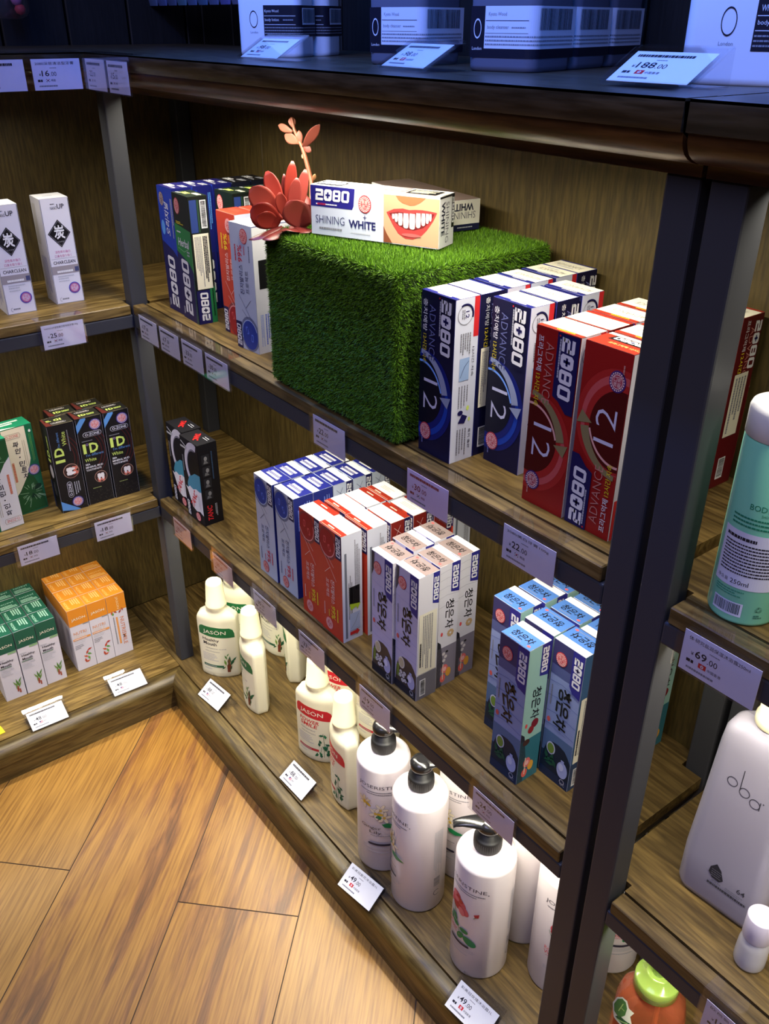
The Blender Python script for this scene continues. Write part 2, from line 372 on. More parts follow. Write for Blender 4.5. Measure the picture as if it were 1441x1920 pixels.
# --- capsule "K" cartons: silver-blue and red; upside-down copies stand on the middle shelf
def d_k(red, inv, strip_front, rside):
    main = ink(196, 62, 40) if red else ink(186, 196, 214); txt = ink(226, 200, 196) if red else ink(60, 64, 110); num = YEL if red else ink(206, 50, 70); cap = ink(160, 24, 34) if red else ink(34, 62, 156); band = DRED
    def f(F, P):
        a = F['F']; a.flip = inv; W, H = a.w, a.h
        a.fill(main); a.up(); a.rect(0, 0, 15, 42, NAVY); a.ell(36, 27, 24, 27, ink(116, 124, 150) if not red else ink(140, 60, 60)); a.up(); a.ell(36, 26, 20, 23, cap); a.up(); a.arc(36, 26, 19, 20.5, 20, 200, ink(170, 190, 230) if not red else ink(230, 150, 150), 18, 1.15)
        for (u, v, t) in ((30, 32, 20), (42, 22, -5)):
            a.poly([a.xf(x, y, u, v, t) for x, y in ((-2, -6), (2, -6), (3, -4), (3, 4), (2, 6), (-2, 6), (-3, 4), (-3, -4))], ink(90, 120, 220) if not red else ink(214, 90, 90)); a.up(); a.rect(u - 1.6, v - 4, u + 1.6, v + 4, cap); a.up(-1)
        a.logo(7.5, 21, 34, 11, WH, 90)
        a.line([(14, 84), (46, 46)], .7, txt); a.line([(20, 62), (34, 50)], .7, txt); a.line([(30, 66), (44, 80)], .7, txt)
        a.text('진지발리스', 24, 108, 44, 10, txt, 90, .008); a.text('프로젝트', 38, 106, 34, 8.5, txt, 90)
        a.text('99%', 24, 146, 25, 11, num, 90, .015); a.lines(10, 132, 15, 158, 1, num, True); a.lines(34, 138, 37, 158, 1, num, True); a.lines(46, 130, 49, 160, 1, txt, True)
        p = P('import_seal')['F']; p.flip = inv; p.up(2); p.seal(36, 172, 9.5, 11, ink(200, 66, 70) if red else None, ink(224, 120, 120) if red else None)
        for k in 'LRB':
            q = F[k]; q.flip = inv
            q.fill(main if k == 'B' else (WH if red else ink(28, 38, 116)))
        q = F['R']; q.up()
        if rside == 'plain' and not red:
            q.rect(0, 0, 36, 187, ink(28, 38, 116) if inv else WH); q.up(); q.lines(6, 10, 12, 60, 3, ink(150, 170, 230), True); q.rect(8, 98, 26, 140, BLK); q.up(); q.lines(14, 8, 30, 60, 4, ink(110, 130, 210), True)
        elif rside == 'plain':
            q.fill(ink(208, 212, 226)); q.up(); q.lines(4, 8, 14, 104 if not inv else 100, 4, GREY, True); q.rect(28, 30, 32, 184, ink(110, 116, 130)); q.lines(18, 60, 26, 150, 3, GREY, True)
            q.rect(5, 92, 24, 126, BLK); q.up(); q.poly([(4, 126), (24, 122), (22, 134), (12, 130), (10, 136)], ink(170, 200, 50)); q.rect(5, 140, 24, 172, ink(170, 186, 220)); q.up(); q.line([(8, 144), (14, 158), (22, 168)], .5, GREY); q.poly([(24, 174), (12, 174), (12, 171), (6, 177), (12, 183), (12, 180), (24, 180)], RED)
        else:
            q.flip = False; q.fill(main if not red else ink(128, 34, 28)); q.up(); hh = q.h
            q.rect(25, hh - 46, 36, hh, NAVY); q.up(); q.logo(30.5, hh - 24, 40, 8.5, WH, -90); q.line([(6, hh - 10), (22, hh - 26)], .6, txt); q.line([(10, hh - 24), (18, hh - 8)], .6, txt); q.text('진지발리스', 14, hh - 60, 44, 7, txt, -90)
            q.rect(4, 10, 20, 60, ink(90, 20, 22) if red else ink(150, 160, 190))
        t = F['T']; c0 = CARDW; W, Dp = t.w, t.h
        t.fill(c0); t.up()
        if not inv:
            t.fill(ink(164, 48, 30) if red else WH); t.up(); t.line([(1, 1.2), (W - 1, 1.2)], .7, ink(230, 150, 110) if red else LGREY); t.line([(1, 5), (W - 1, 7)], .5, ink(210, 110, 80) if red else LGREY); t.lines(10, 14, 44, 26, 3, ink(190, 90, 70) if red else ink(190, 206, 190), False, .4)
        elif red:
            if strip_front: t.rect(0, 0, W, 11, MRED); t.up(); t.line([(2, 2.4), (W - 3, 2.4)], .7, ink(240, 180, 150)); t.lines(16, 4, 40, 8, 1, CREAM); v = 22
            else: t.rect(0, Dp - 11, W, Dp, MRED); t.up(); t.lines(16, Dp - 8, 40, Dp - 4, 1, CREAM); v = 12
            t.lines(12, v - 4, 44, v + 6, 3, ink(226, 180, 170), False, .4)
        else:
            if strip_front: t.rect(0, 12.5, W, Dp, ink(30, 36, 116)); v = 24
            else: t.rect(0, 0, W, Dp - 12.5, ink(30, 36, 116)); v = 12
            t.up(); t.lines(12, v - 8, 46, v - 2, 1, WH, False, .8, 1.2); t.lines(12, v + 1, 46, v + 7, 1, WH, False, .8, 1.2); t.line([(8, v - .5), (44, v - .5)], .5, WH)
    return f
def kbox(red, inv, sf, rs): return carton(('k', red, inv, sf, rs), CTN, .0565, .0365, .188 if not red else .190, ink(200, 190, 188) if red else ink(180, 190, 206), d_k(red, inv, sf, rs))

# --- swoosh "12" cartons
def d_adv(red, turned, inv=False):
    bg = ink(150, 24, 24) if red else ink(18, 18, 54); hi = ink(196, 84, 84) if red else ink(26, 66, 170); hi2 = ink(172, 40, 38) if red else ink(20, 32, 112); dk = ink(78, 10, 14) if red else ink(10, 10, 34); arr = ink(136, 124, 84) if red else ink(150, 160, 186); thin = ink(196, 130, 120) if red else ink(110, 116, 170)
    def f(F, P):
        for k in ('F', 'B'):
            a = F[k]; a.flip = inv; a.fill(bg); a.up(); a.ell(8, 70, 48, 54, hi2, 40); a.up(); a.ell(7, 71, 43, 49, hi, 40); a.up(); a.ell(6, 74, 39, 45, hi2, 40); a.up(); a.ell(5, 76, 34, 40, dk, 40)
            a.up(); a.arc(4, 66, 35, 37, 20, 100, ink(226, 170, 160) if red else ink(120, 170, 250), 20, 1.25)
            a.arc(-2, 70, 42, 52, 12, 84, arr, 20, 1.12, lambda t: 1 - .55 * t); a.poly([(36, 76), (54, 80), (49, 66)], arr)
            a.text('12', 20, 74, 36, 24, ink(206, 206, 226), -90, -.012)
            if red: a.poly([(28, 190), (55, 190), (55, 112), (46, 112), (36, 122), (28, 126)], NAVY); a.up()
            a.logo(42, 156, 62, 16, WH, -90); a.lines(31, 128, 33.5, 184, 1, LGREY, True, .7); a.ell(31, 187, 1, 1, RED)
            a.text('ADVANCE', 20, 146, 62, 10, thin, -90, -.01); a.text('프라그억제' if red else '충치예방', 8, 164, 36, 7, WH, -90, .006); a.text('12시간 지속', 8, 126, 34, 6.5, YEL, -90, .008); a.lines(6, 8, 9, 30, 1, thin, True)
            if k == 'F':
                p = P('import_seal')['F']; p.flip = inv; p.up(6); p.seal(13, 28, 9.5, 10.5, ink(170, 62, 80) if red else ink(196, 80, 90), ink(70, 40, 110) if red else None)
        w_ = F['L' if turned else 'R']; b_ = F['R' if turned else 'L']; 
        for q in (w_, b_): q.flip = inv
        w_.fill(ink(214, 206, 214) if red else ink(206, 210, 226)); w_.up(); w_.rect(27, 146, 35, 190, RED); w_.up(); w_.arc(14, 172, 10, 10.8, 0, 360, GREY, 28); w_.arc(14, 172, 10, 12.4, -20, 120, NAVY, 14); w_.text('12', 17, 172, 8, 5, NAVY, -90); w_.lines(9, 166, 14, 178, 2, GREY, True)
        w_.lines(8, 128, 24, 152, 5, GREY, True); w_.rect(9, 98, 23, 124, ink(150, 176, 214)); w_.up(); w_.line([(10, 102), (16, 114), (22, 120)], .5, NAVY); w_.up(-1)
        w_.lines(8, 66, 24, 92, 4, GREY, True, .35); w_.text('12시간 지속', 28, 118, 34, 3.6, TXTK, -90)
        w_.poly([(10, 48), (16, 58), (24, 54), (20, 46)], NAVY); w_.ell(13, 60, 4, 3, NAVY); w_.ell(24, 64, 2, 3, LIME); w_.ell(27, 50, 1.6, 2.5, LIME); w_.lines(8, 6, 24, 40, 4, GREY, True, .4); w_.text('특허 출원', 28, 26, 24, 3.6, TXTK, -90)
        b_.fill(ink(92, 18, 22) if red else ink(16, 16, 52)); b_.up(); b_.text('12시간 지속', 11, 132, 40, 6, YEL, -90, .01); b_.text('프라그억제' if red else '충치예방', 11, 170, 32, 6, WH, -90); b_.text('ADVANCE', 20, 148, 60, 7, thin, -90, -.01); b_.logo(29, 158, 52, 11, WH, -90); b_.barcode(8, 12, 18, 34, BLK, WH, True)
        if turned: q = P('ingredient_sticker')['R']; q.flip = inv; q.up(3); q.rect(4, 60, 16 if not red else 28, 130, CREAM); q.up(); q.lines(6, 64, 14 if not red else 26, 126, 4, GREY, True)
        t = F['T']; t.fill(CREAM); t.up()
        if inv:
            t.rect(0, 0, t.w, 30, MRED); t.up(); t.text('프라그억제 12시간', 36, 10, 36, 4.5, ink(226, 200, 120)); t.poly([(10, 18), (50, 18), (48, 29), (12, 29)], BLK); t.up(); t.logo(30, 23.5, 32, 7.5, WH, 180)
        elif turned: t.rect(0, 31, t.w, 36, MRED if red else BLUE); t.rect(0, 0, t.w, 2, MRED if red else BLUE); t.text('ADVANCE', 26, 18, 40, 8, ink(150, 146, 140), 0, -.006); t.lines(14, 8, 40, 12, 1, LGREY)
        else: t.rect(0, 0, t.w, 6.5, MRED if red else BLUE); t.up(); t.lines(22, 2, 44, 5, 1, WH if not red else YEL); t.up(-1); t.text('ADVANCE', 30, 20, 40, 8, ink(150, 146, 140), 180, -.006); t.lines(16, 26, 42, 30, 1, LGREY)
    return f
def adv(red, turned, inv=False): return carton(('adv', red, turned, inv), CTN, .055, .0345 if not red else .0365, .190, ink(150, 40, 36) if red else ink(60, 66, 170), d_adv(red, turned, inv))

# --- black tear-open cartons
def d_tanc(F, P):
    a = F['F']; a.fill(ink(24, 22, 30)); a.up(); W = a.w
    a.arc(48, 118, 26, 36, 70, 250, ink(196, 194, 214), 20, 1.35); a.ell(50, 116, 20, 28, BLK); a.up(); a.arc(48, 116, 25, 27, 80, 240, ink(120, 118, 140), 18, 1.35)
    a.up(); a.poly([(14, 74), (24, 92), (34, 96), (46, 104), (66, 106), (66, 70), (14, 60)], ink(70, 140, 170)); a.up(); a.poly([(6, 66), (14, 64), (22, 70), (34, 67), (46, 72), (58, 70), (66, 72), (66, 22), (52, 26), (40, 22), (26, 27), (12, 58)], ink(222, 220, 230)); a.up()
    a.text('TANC', 34, 46, 40, 14, RED, 62, .03, .25); a.lines(50, 30, 60, 60, 3, LGREY, True, .3); a.rect(2, 146, 22, 150, LGREY); a.poly([(4, 158), (24, 150), (26, 152), (6, 160)], LGREY); a.lines(4, 90, 10, 130, 1, GREY, True)
    a.poly([(4, 4), (16, 4), (16, 32), (10, 40), (4, 40)], ink(30, 28, 60)); a.up(); a.logo(10, 20, 32, 9, WH, 90)
    P('import_seal')['F'].up(4).seal(44, 12, 9, 9, ink(214, 90, 100))
    r = F['R']; r.fill(ink(20, 19, 22)); r.up()
    for i, v in enumerate((136, 112, 88, 64)):
        r.rect(6, v - 10, 22, v + 10, ink(36, 36, 40)); r.up(); r.ell(14 + (i % 2) * 2, v + 2, 3.4, 4.6, ink(120, 120, 122), 10); r.poly([(9, v - 8), (19, v - 8), (16, v - 3), (11, v - 2)], ink(96, 96, 98)); r.up(-1)
    r.text('TANC', 13, 25, 32, 11, RED, 90, .03, .2); r.lines(24, 8, 29, 42, 2, LGREY, True, .4); r.lines(25, 60, 29, 150, 1, ink(50, 70, 96), True)
    t = F['T']; t.fill(ink(28, 27, 31)); t.up(); t.text('TANC', 30, 20, 30, 11, ink(220, 40, 40), -40, .03, .2); t.lines(40, 24, 58, 34, 2, LGREY, False, .3)
TANC = carton('tanc', CTN, .066, .0395, .167, ink(22, 21, 24), d_tanc)

# --- brush-lettered tea cartons: lavender and blue
def d_tea(blue, turned, stripfront, sticker, up2=False):
    bg = ink(140, 154, 196) if blue else ink(190, 186, 218); side = ink(60, 92, 130) if blue else ink(214, 212, 220); ltop = ink(70, 110, 176) if blue else ink(134, 118, 116); low = ink(26, 40, 56) if blue else ink(66, 58, 58)
    def f(F, P):
        a = F['F']; W, H = a.w, a.h
        a.fill(bg); a.up()
        if blue:
            a.rect(0, 176, W, H, ink(56, 54, 100)); a.rect(0, 162, W, 176, ink(84, 92, 140)); a.rect(0, 0, W, 40, ink(34, 60, 84)); a.rect(0, 40, W, 74, ink(88, 114, 150)); a.up()
            for v in (150, 128, 104, 84): a.line([(0, v), (W * .4, v + 3), (W, v - 2)], .6, ink(78, 94, 156))
        else:
            for v in (178, 160, 142, 118, 100, 84, 70): a.line([(0, v), (W * .35, v - 3), (W, v - 5)], .5, ink(160, 156, 196))
            a.poly([(0, 206), (7, 206), (6, 180), (0, 166)], ink(70, 64, 74))
        a.poly([(0, 2), (3, 38), (8, 54), (16, 61), (26, 62), (36, 59), (42, 52), (47, 44), (47, 2)], low if blue else ink(74, 62, 56)); a.up()
        a.rect(0, 0, W, 14, ink(28, 30, 44) if not blue else ink(24, 44, 74)); a.up()
        a.ell(15, 50, 7, 10, ink(206, 210, 226) if blue else ink(224, 220, 210)); a.up(); a.ell(15, 50, 5.4, 8, ink(120, 150, 60) if blue else ink(196, 186, 150)); a.up(-1)
        if blue:
            for x, y, t in ((12, 30, 40), (18, 36, 80), (22, 30, 120), (16, 25, 10), (9, 36, 100)): a.poly([a.xf(p, q, x, y, t) for p, q in ((-8, 0), (0, 3), (8, 0), (0, -3))], ink(30, 84, 60))
        else:
            for x, y in ((14, 33), (19, 28), (22, 34), (12, 26), (24, 22), (18, 20)):
                a.ell(x, y, 3.4, 3.4, ink(210, 206, 210), 9); a.up(); a.ell(x, y, 1, 1, ink(150, 140, 110), 8); a.up(-1)
            a.ell(28, 26, 3, 3.5, ink(30, 24, 26), 12); a.lines(4, 14, 10, 44, 2, ink(150, 180, 60), True)
        a.ell(36, 28, 8.5, 13, ink(176, 186, 226) if blue else ink(180, 178, 214)); a.up(); a.ell(34, 32, 4, 6, ink(210, 216, 240) if blue else ink(220, 218, 240)); a.rect(33, 41, 38, 44, ink(170, 180, 224)); a.up(-1); a.arc(38, 10, 3, 4, 0, 360, LGREY, 12); a.text('GC', 39, 6, 8, 3.5, LGREY)
        a.poly([(W, H), (W - 17, H), (W - 17, H - 52), (W - 12, H - 60), (W, H - 64)], ink(44, 42, 130)); a.up(); a.logo(W - 8, H - 29, 44, 12, WH, -90)
        if up2:
            for i, ch in enumerate('청은차'): a.text(ch, 24 - i * 1.5, 140 - i * 21, 21, 19, BLK, -78, .024, .2)
        else:
            for i, ch in enumerate('청은차'): a.text(ch, 26 - i * 1.5, 140 - i * 22, 21, 20, BLK, -90, .024, .15)
        a.ell(6, 92, 2.6, 4, ink(214, 90, 84)); a.lines(4, 104, 7, 146, 1, GREY, True)
        P('import_seal')['F'].up(3).seal(14, H - 23, 8.6, 10)
        s = F['R']; w_ = s.w
        if sticker:
            s.fill(side); s.up(); s.rect(0, 0, w_, 44, ink(110, 108, 118) if not blue else ink(40, 60, 90)); s.poly([(w_ - 11, H), (w_, H), (w_, H - 52), (w_ - 11, H - 48)], ink(44, 42, 130)); s.up(); s.logo(w_ - 5.6, H - 26, 38, 8, WH, -90); s.barcode(7, 8, 15, 34, BLK, WH, True)
            q = P('ingredient_sticker')['R']; q.up(4); q.rect(2, 46, w_ - 3, 148, CREAM); q.up(); q.lines(8, 50, 26, 144, 6, GREY, True, .5); q.lines(3.5, 50, 7, 100, 1, TXTK, True, .8)
        else:
            s.fill(ink(150, 190, 180) if blue else side); s.up(); s.rect(0, 0, w_, 70, ink(50, 110, 124) if blue else ink(128, 122, 136)); s.poly([(0, 0), (10, 0), (12, 40), (6, 78), (0, 84)], ink(34, 36, 46))
            if not blue:
                for v in (196, 184, 170, 156, 140): s.line([(0, v), (w_ * .4, v + 2), (w_, v - 1)], .6, ink(180, 178, 190))
            s.poly([(w_ - 15, H), (w_, H), (w_, H - 50), (w_ - 15, H - 46)], ink(44, 42, 130)); s.up(); s.logo(w_ - 8, H - 24, 38, 10, WH, -90)
            for i, ch in enumerate('청은차'): s.text(ch, 20, 142 - i * 17, 15, 15, BLK, -90, .01, .15)
            if blue: s.ell(22, 92, 6, 7, ink(120, 26, 34)); s.ell(16, 84, 5, 6, ink(140, 36, 40)); s.ell(10, 66, 6, 5, ink(70, 44, 36))
            else: 
                for t in range(0, 360, 45): s.ell(23 + 4 * cos(radians(t)), 91 + 4 * sin(radians(t)), 2.4, 2.4, ink(190, 160, 116), 8)
                for x, y in ((12, 58), (16, 52), (13, 46)): s.ell(x, y, 3, 3, ink(206, 200, 200), 8)
                s.ell(18, 60, 2.5, 2, BLK, 10)
            s.ell(7, 94, 2, 3.4, ink(220, 80, 84)); s.ell(15, 30, 6, 8, ink(224, 110, 110)); s.ell(22, 22, 5, 8, ink(220, 160, 60)); s.ell(12, 14, 5, 7, ink(226, 100, 90)); s.up(); s.ell(15, 30, 3, 4, ink(240, 180, 176)); s.lines(10, 8, 13, 40, 1, CREAM, True)
        t = F['T']; t.fill(CARDW); t.up()
        if stripfront: t.rect(0, 11, t.w, t.h, ltop); v = 22; rot = 180; du = 36
        else: t.rect(0, 0, t.w, t.h - 11, ltop); v = 13; rot = 0; du = 12
        t.up()
        t.text('청은차', t.w / 2, v, 32, 12, BLK, rot, .012, .2); t.ell(6 if rot else t.w - 7, v + (9 if rot else -8), 2.4, 1.8, ink(222, 90, 90)); t.lines(10, v - 10 if not rot else v + 8, 34, v - 8 if not rot else v + 10, 1, GREY)
    return f
def tea(blue, sf, sticker, up2=False): return carton(('tea', blue, sf, sticker, up2), CTN, .047, .0358, .207 if not blue else .211, ink(170, 176, 196) if blue else ink(216, 212, 220), d_tea(blue, False, sf, sticker, up2))

# --- boxed white toothpaste with a smile
def d_smile(F, P):
    a = F['F']; a.fill(ink(192, 198, 214)); a.up(); a.poly([(0, 58.2), (64, 58.2), (62, 38), (60, 34), (0, 34)], ink(36, 32, 118)); a.rect(104, 1, 178, 56, ink(188, 146, 116)); a.up()
    a.logo(32, 48, 50, 13.5, WH, 0, .08, ink(36, 32, 118)); a.lines(8, 35.8, 56, 38.4, 1, WH); a.rect(10, 36, 22, 38.2, ink(190, 40, 90)); 
    a.text('SHINING', 28, 19, 42, 9.5, ink(50, 52, 96), 0, -.01); a.text('WHITE', 74, 17.5, 38, 9.5, ink(36, 36, 90), 0, .03); a.lines(12, 7, 56, 10, 1, GREY, False, .8); a.lines(58, 6, 92, 8, 1, LGREY); a.rect(77.6, 24, 78.4, 29, NAVY); a.rect(75.6, 26, 80.4, 26.8, NAVY)
    # the face: nose shadow, lips, teeth
    a.poly([(120, 56), (160, 56), (154, 51), (146, 47), (140, 46), (130, 48), (124, 51)], ink(168, 100, 68)); a.poly([(104, 1), (116, 1), (108, 12), (104, 20)], ink(120, 66, 44))
    lip = [(108, 36), (118, 40.5), (130, 42), (139, 41), (146, 42), (156, 42.5), (166, 42), (175, 41), (170, 31), (162, 20), (154, 12), (144, 8), (134, 8), (124, 13), (117, 22)]
    a.poly(lip, ink(168, 58, 58)); a.up(); a.poly([(112, 35.5), (124, 38), (138, 37), (150, 38.5), (172, 39.6), (166, 30), (158, 23), (146, 19), (134, 19), (124, 23), (117, 29)], ink(110, 34, 36)); a.up()
    for i, (u, wd, t0, b0) in enumerate(((117.5, 3.4, 35, 29), (121.6, 4.4, 35.5, 26), (127.2, 6, 36.5, 22.5), (134.6, 7.6, 37, 20), (143, 8.2, 37.4, 19.6), (151, 6.6, 38.6, 22), (157.6, 5.4, 39, 25), (162.8, 4.2, 39.2, 28), (166.8, 3, 39.2, 31))):
        a.poly([(u - wd * .42, t0), (u + wd * .42, t0), (u + wd * .5, (t0 + b0) / 2), (u + wd * .42, b0 + 1.4), (u + wd * .2, b0), (u - wd * .2, b0), (u - wd * .42, b0 + 1.4), (u - wd * .5, (t0 + b0) / 2)], ink(206, 202, 200))
    a.ell(142, 12.6, 13, 2.0, ink(190, 92, 90))
    P('import_seal')['F'].up(2).seal(78, 42, 9, 10.5)
    r = F['R']; r.fill(WH); r.up(); r.rect(31, 20, 38, 58, BLK); r.rect(0, 56, 38, 58.2, BLK); r.text('SHINING', 20, 28, 46, 8, ink(60, 60, 80), -90, -.01); r.text('WHITE', 9, 33, 38, 9, ink(40, 40, 60), -90, .03); r.up(); r.logo(34.5, 40, 30, 5.6, WH, -90)
    t = F['T']; t.fill(WH); t.up(); t.rect(2, 6, 40, 30, BLK); t.up(); t.logo(22, 18, 32, 14, WH); t.up(-1); t.rect(104, 2, 178, 26, ink(232, 206, 186)); t.up(); t.rect(130, 4, 170, 30, BLK); t.up(); t.lines(134, 8, 166, 26, 4, CREAM); t.rect(96, 10, 126, 34, ink(160, 146, 150))
SMILE = carton('smile', CTN, .178, .038, .0585, WH, d_smile)
def d_smile2(F, P):
    r = F['R']; r.fill(ink(222, 218, 206)); r.up(); r.rect(0, 0, 60, 8, ink(28, 28, 62)); r.rect(0, 30, 18, 37, ink(28, 28, 62)); r.text('WHITE', 33, 29, 34, 9, ink(40, 40, 60), 180, .03); r.text('SHINING', 33, 19, 40, 8.5, ink(60, 60, 80), 180, -.01); r.up(); r.lines(26, 3, 52, 5.4, 1, LGREY)
    F['T'].fill(ink(132, 112, 104)); F['F'].fill(WH); F['F'].up(); F['F'].rect(100, 1, 177, 36, ink(222, 178, 146))
SMILE2 = carton('smile2', CTN, .178, .060, .0375, WH, d_smile2)

# --- left bay: charcoal paste
def d_char(F, P):
    a = F['F']; W = a.w; a.fill(ink(214, 212, 220)); a.up()
    a.rect(0, 0, W, 1.2, SIL); a.rect(.5, 1, 1.4, 178, SIL); a.rect(W - 1.4, 1, W - .5, 178, SIL)
    a.text('UP', 34, 165, 12, 8, TXTK, 0, .012); a.text('NANO', 22, 163, 11, 5, TXTK); a.lines(17, 168.5, 28, 170.5, 1, TXTK)
    a.poly([(25, 144), (44, 121), (25, 97), (5, 121)], BLK); a.up(); a.line([(25, 141.5), (42, 121), (25, 99.5), (7, 121), (25, 141.5)], .5, GREY); a.text('炭', 25, 123, 18, 23, WH, 0, .02); a.text('ハミガキ', 25, 107, 11, 2.4, LGREY); a.up(-1)
    a.text('活性炭の強力', 25, 90, 26, 4.6, ink(196, 90, 150)); a.text('口臭を取り除く', 25, 83, 29, 4.6, ink(190, 100, 150))
    a.line([(3, 78.5), (46, 78.5)], .4, GREY); a.text('CHARCLEAN', 25, 72, 38, 5.6, TXTK, 0, .012); a.rect(1, 52, W - 1, 66, ink(150, 142, 146)); a.up(); a.lines(10, 54, 38, 58.5, 1, WH, False, .8); a.rect(W - 8, 54, W - 1, 62, ink(70, 74, 110)); a.up(-1)
    a.lines(10, 42, 38, 50, 2, LGREY); a.lines(10, 38, 32, 41, 1, LGREY); a.arc(10, 8, 3, 3.6, 90, 270, GREY, 10); a.lines(11, 7, 26, 10, 1, GREY, False, .8)
    P('import_seal')['F'].up(2).seal(35, 26, 10, 10, ink(196, 190, 220), ink(56, 80, 180), ink(206, 80, 96))
    l = F['L']; l.fill(ink(196, 194, 196)); l.up(); l.rect(6, 100, 22, 168, ink(180, 176, 170)); l.lines(10, 8, 40, 80, 6, ink(120, 120, 170), True, .4)
    t = F['T']; t.fill(ink(226, 224, 220)); t.up(); t.lines(14, 24, 36, 30, 1, LGREY)
CHAR = carton('char', CTN, .049, .053, .179, ink(216, 212, 212), d_char)
# --- left bay: black mud paste
def d_mud(side):
    def tooth(a, u, v, r, rot=0):
        a.ell(u, v, r, r, ink(190, 150, 130)); a.up(); a.ell(u, v, r * .93, r * .93, ink(60, 40, 36)); a.up(); a.poly([a.xf(x * r, y * r, u, v, rot) for x, y in ((-.6, -.2), (-.3, -.2), (0, -.3), (.3, -.2), (.6, -.2), (.5, -.8), (.2, -.85), (0, -.6), (-.2, -.85), (-.5, -.8))], ink(216, 120, 100)); a.up()
        a.poly([a.xf(x * r, y * r, u, v, rot) for x, y in ((-.5, .55), (-.2, .62), (0, .5), (.2, .62), (.5, .55), (.55, .1), (.38, -.5), (.2, -.55), (.08, -.1), (-.08, -.1), (-.2, -.55), (-.38, -.5), (-.55, .1))], ink(236, 230, 224)); a.up(-3)
    def pill(a, u, v, w, h, rot, c, bg):
        for i, (W2, H2, m) in enumerate(((w, h, c), (w - 1.4, h - 1.4, bg))):
            a.poly([a.xf(x, y, u, v, rot) for x, y in [(W2 / 2 - H2 / 2 + H2 / 2 * cos(radians(t)), H2 / 2 * sin(radians(t))) for t in range(-90, 91, 20)] + [(-W2 / 2 + H2 / 2 + H2 / 2 * cos(radians(t)), H2 / 2 * sin(radians(t))) for t in range(90, 271, 20)]], m); a.up()
        a.text('O-ZONE', u, v, w * .78, h * .55, c, rot, .02); a.up(-2)
    def f(F, P):
        k = ink(24, 22, 24)
        for q in F.values(): q.fill(k); q.up()
        a = F['F']; W = a.w
        for i, s in enumerate((60, 54, 48)): a.arc(-6, 112, s - 1.2, s, -50, 50, ink(84, 30, 30), 16)
        a.rect(.3, .3, .9, 181, GREY); a.rect(W - .9, .3, W - .3, 181, GREY); R = random.Random(2)
        for i in range(60): a.ell(R.uniform(1, W), R.uniform(1, 28), .8, .5, ink(70, 70, 56), 6)
        a.up()
        if side == 0:
            a.poly([(0, 168), (0, 152), (20, 178), (20, 181), (10, 181)], ink(92, 146, 206)); pill(a, 28, 147, 36, 10, 0, ink(206, 206, 214), k)
            a.lines(6, 133, 36, 136, 1, GREY); a.text('I', 9, 119, 6, 20, LIME, 0, .03); a.arc(15, 127, 1.4, 2.4, 0, 360, ink(160, 130, 180), 12); a.text('D', 27, 119, 17, 20, LIME, 0, .03)
            a.text("I'm different", 27, 105, 34, 5.5, ink(96, 140, 196)); a.text('White', 17, 95, 22, 7, LIME); a.text('SEA', 10, 86, 9, 4, WH, 0, .02); a.text('MINERAL MUD', 22, 80, 34, 4, WH, 0, .02); a.text('TOOTHPASTE', 20, 74, 30, 4, WH, 0, .02)
            tooth(a, 31, 55, 12.5); a.lines(12, 32, 36, 35, 1, ink(140, 150, 90))
            P('import_seal')['F'].up(3).seal(36, 165, 11.5, 11.5, ink(214, 120, 116), ink(64, 50, 130), ink(226, 210, 220))
        else:
            a.poly([(0, 26), (0, 6), (26, 0), (36, 0)], ink(92, 146, 206)); a.text('I', 14, 108, 6, 18, LIME, 90, .03); a.text('D', 14, 127, 18, 18, LIME, 90, .03); a.text("I'm different", 16, 152, 30, 5, ink(96, 140, 196), 90); a.text('White', 27, 152, 28, 8, LIME, 90); a.lines(34, 110, 37, 168, 1, GREY, True)
            tooth(a, 30, 84, 15, 90); pill(a, 22, 46, 34, 10, 90, ink(206, 206, 214), k); a.lines(30, 30, 42, 60, 3, LGREY, True, .4)
            P('import_seal')['F'].up(3).seal(32, 18, 11, 11, ink(214, 120, 116), ink(64, 50, 130), ink(226, 210, 220))
        l = F['L']; l.text('I', 22, 108, 6, 14, LIME, 90, .03); l.text('D', 22, 122, 14, 14, LIME, 90, .03); l.lines(26, 130, 32, 160, 2, LIME, True); l.ell(22, 84, 9, 14, ink(206, 196, 196)); l.up(); pill(l, 22, 46, 30, 9, 90, GREY, k); l.rect(0, 0, 8, 60, ink(40, 60, 100))
        t = F['T']; t.fill(ink(40, 38, 32)); t.up(); t.poly([(0, 0), (12, 0), (4, 40), (0, 40)], ink(92, 40, 34)); t.line([(.4, .4), (t.w - .4, .4)], .5, ink(190, 170, 130)); t.line([(.4, .4), (.4, t.h)], .5, ink(190, 170, 130)); t.line([(.4, t.h - .4), (t.w - .4, t.h - .4)], .5, ink(190, 170, 130)); rt = 180 if side else 0
        if side: t.text('I', 34, 24, 3, 9, LIME, 180, .03); t.text('D', 26, 24, 9, 9, LIME, 180, .03); pill(t, 26, 10, 28, 6, 0, ink(214, 206, 196), k); t.lines(4, 20, 18, 28, 2, LIME)
        else: t.text('I', 14, 14, 3, 9, LIME, 0, .03); t.text('D', 22, 14, 9, 9, LIME, 0, .03); pill(t, 24, 30, 28, 6, 0, ink(214, 206, 196), k); t.lines(28, 10, 44, 18, 2, LIME)
    return f
MUD0 = carton('mud0', CTN, .0505, .040, .1815, ink(28, 26, 26), d_mud(0)); MUD1 = carton('mud1', CTN, .0505, .040, .1815, ink(28, 26, 26), d_mud(1))
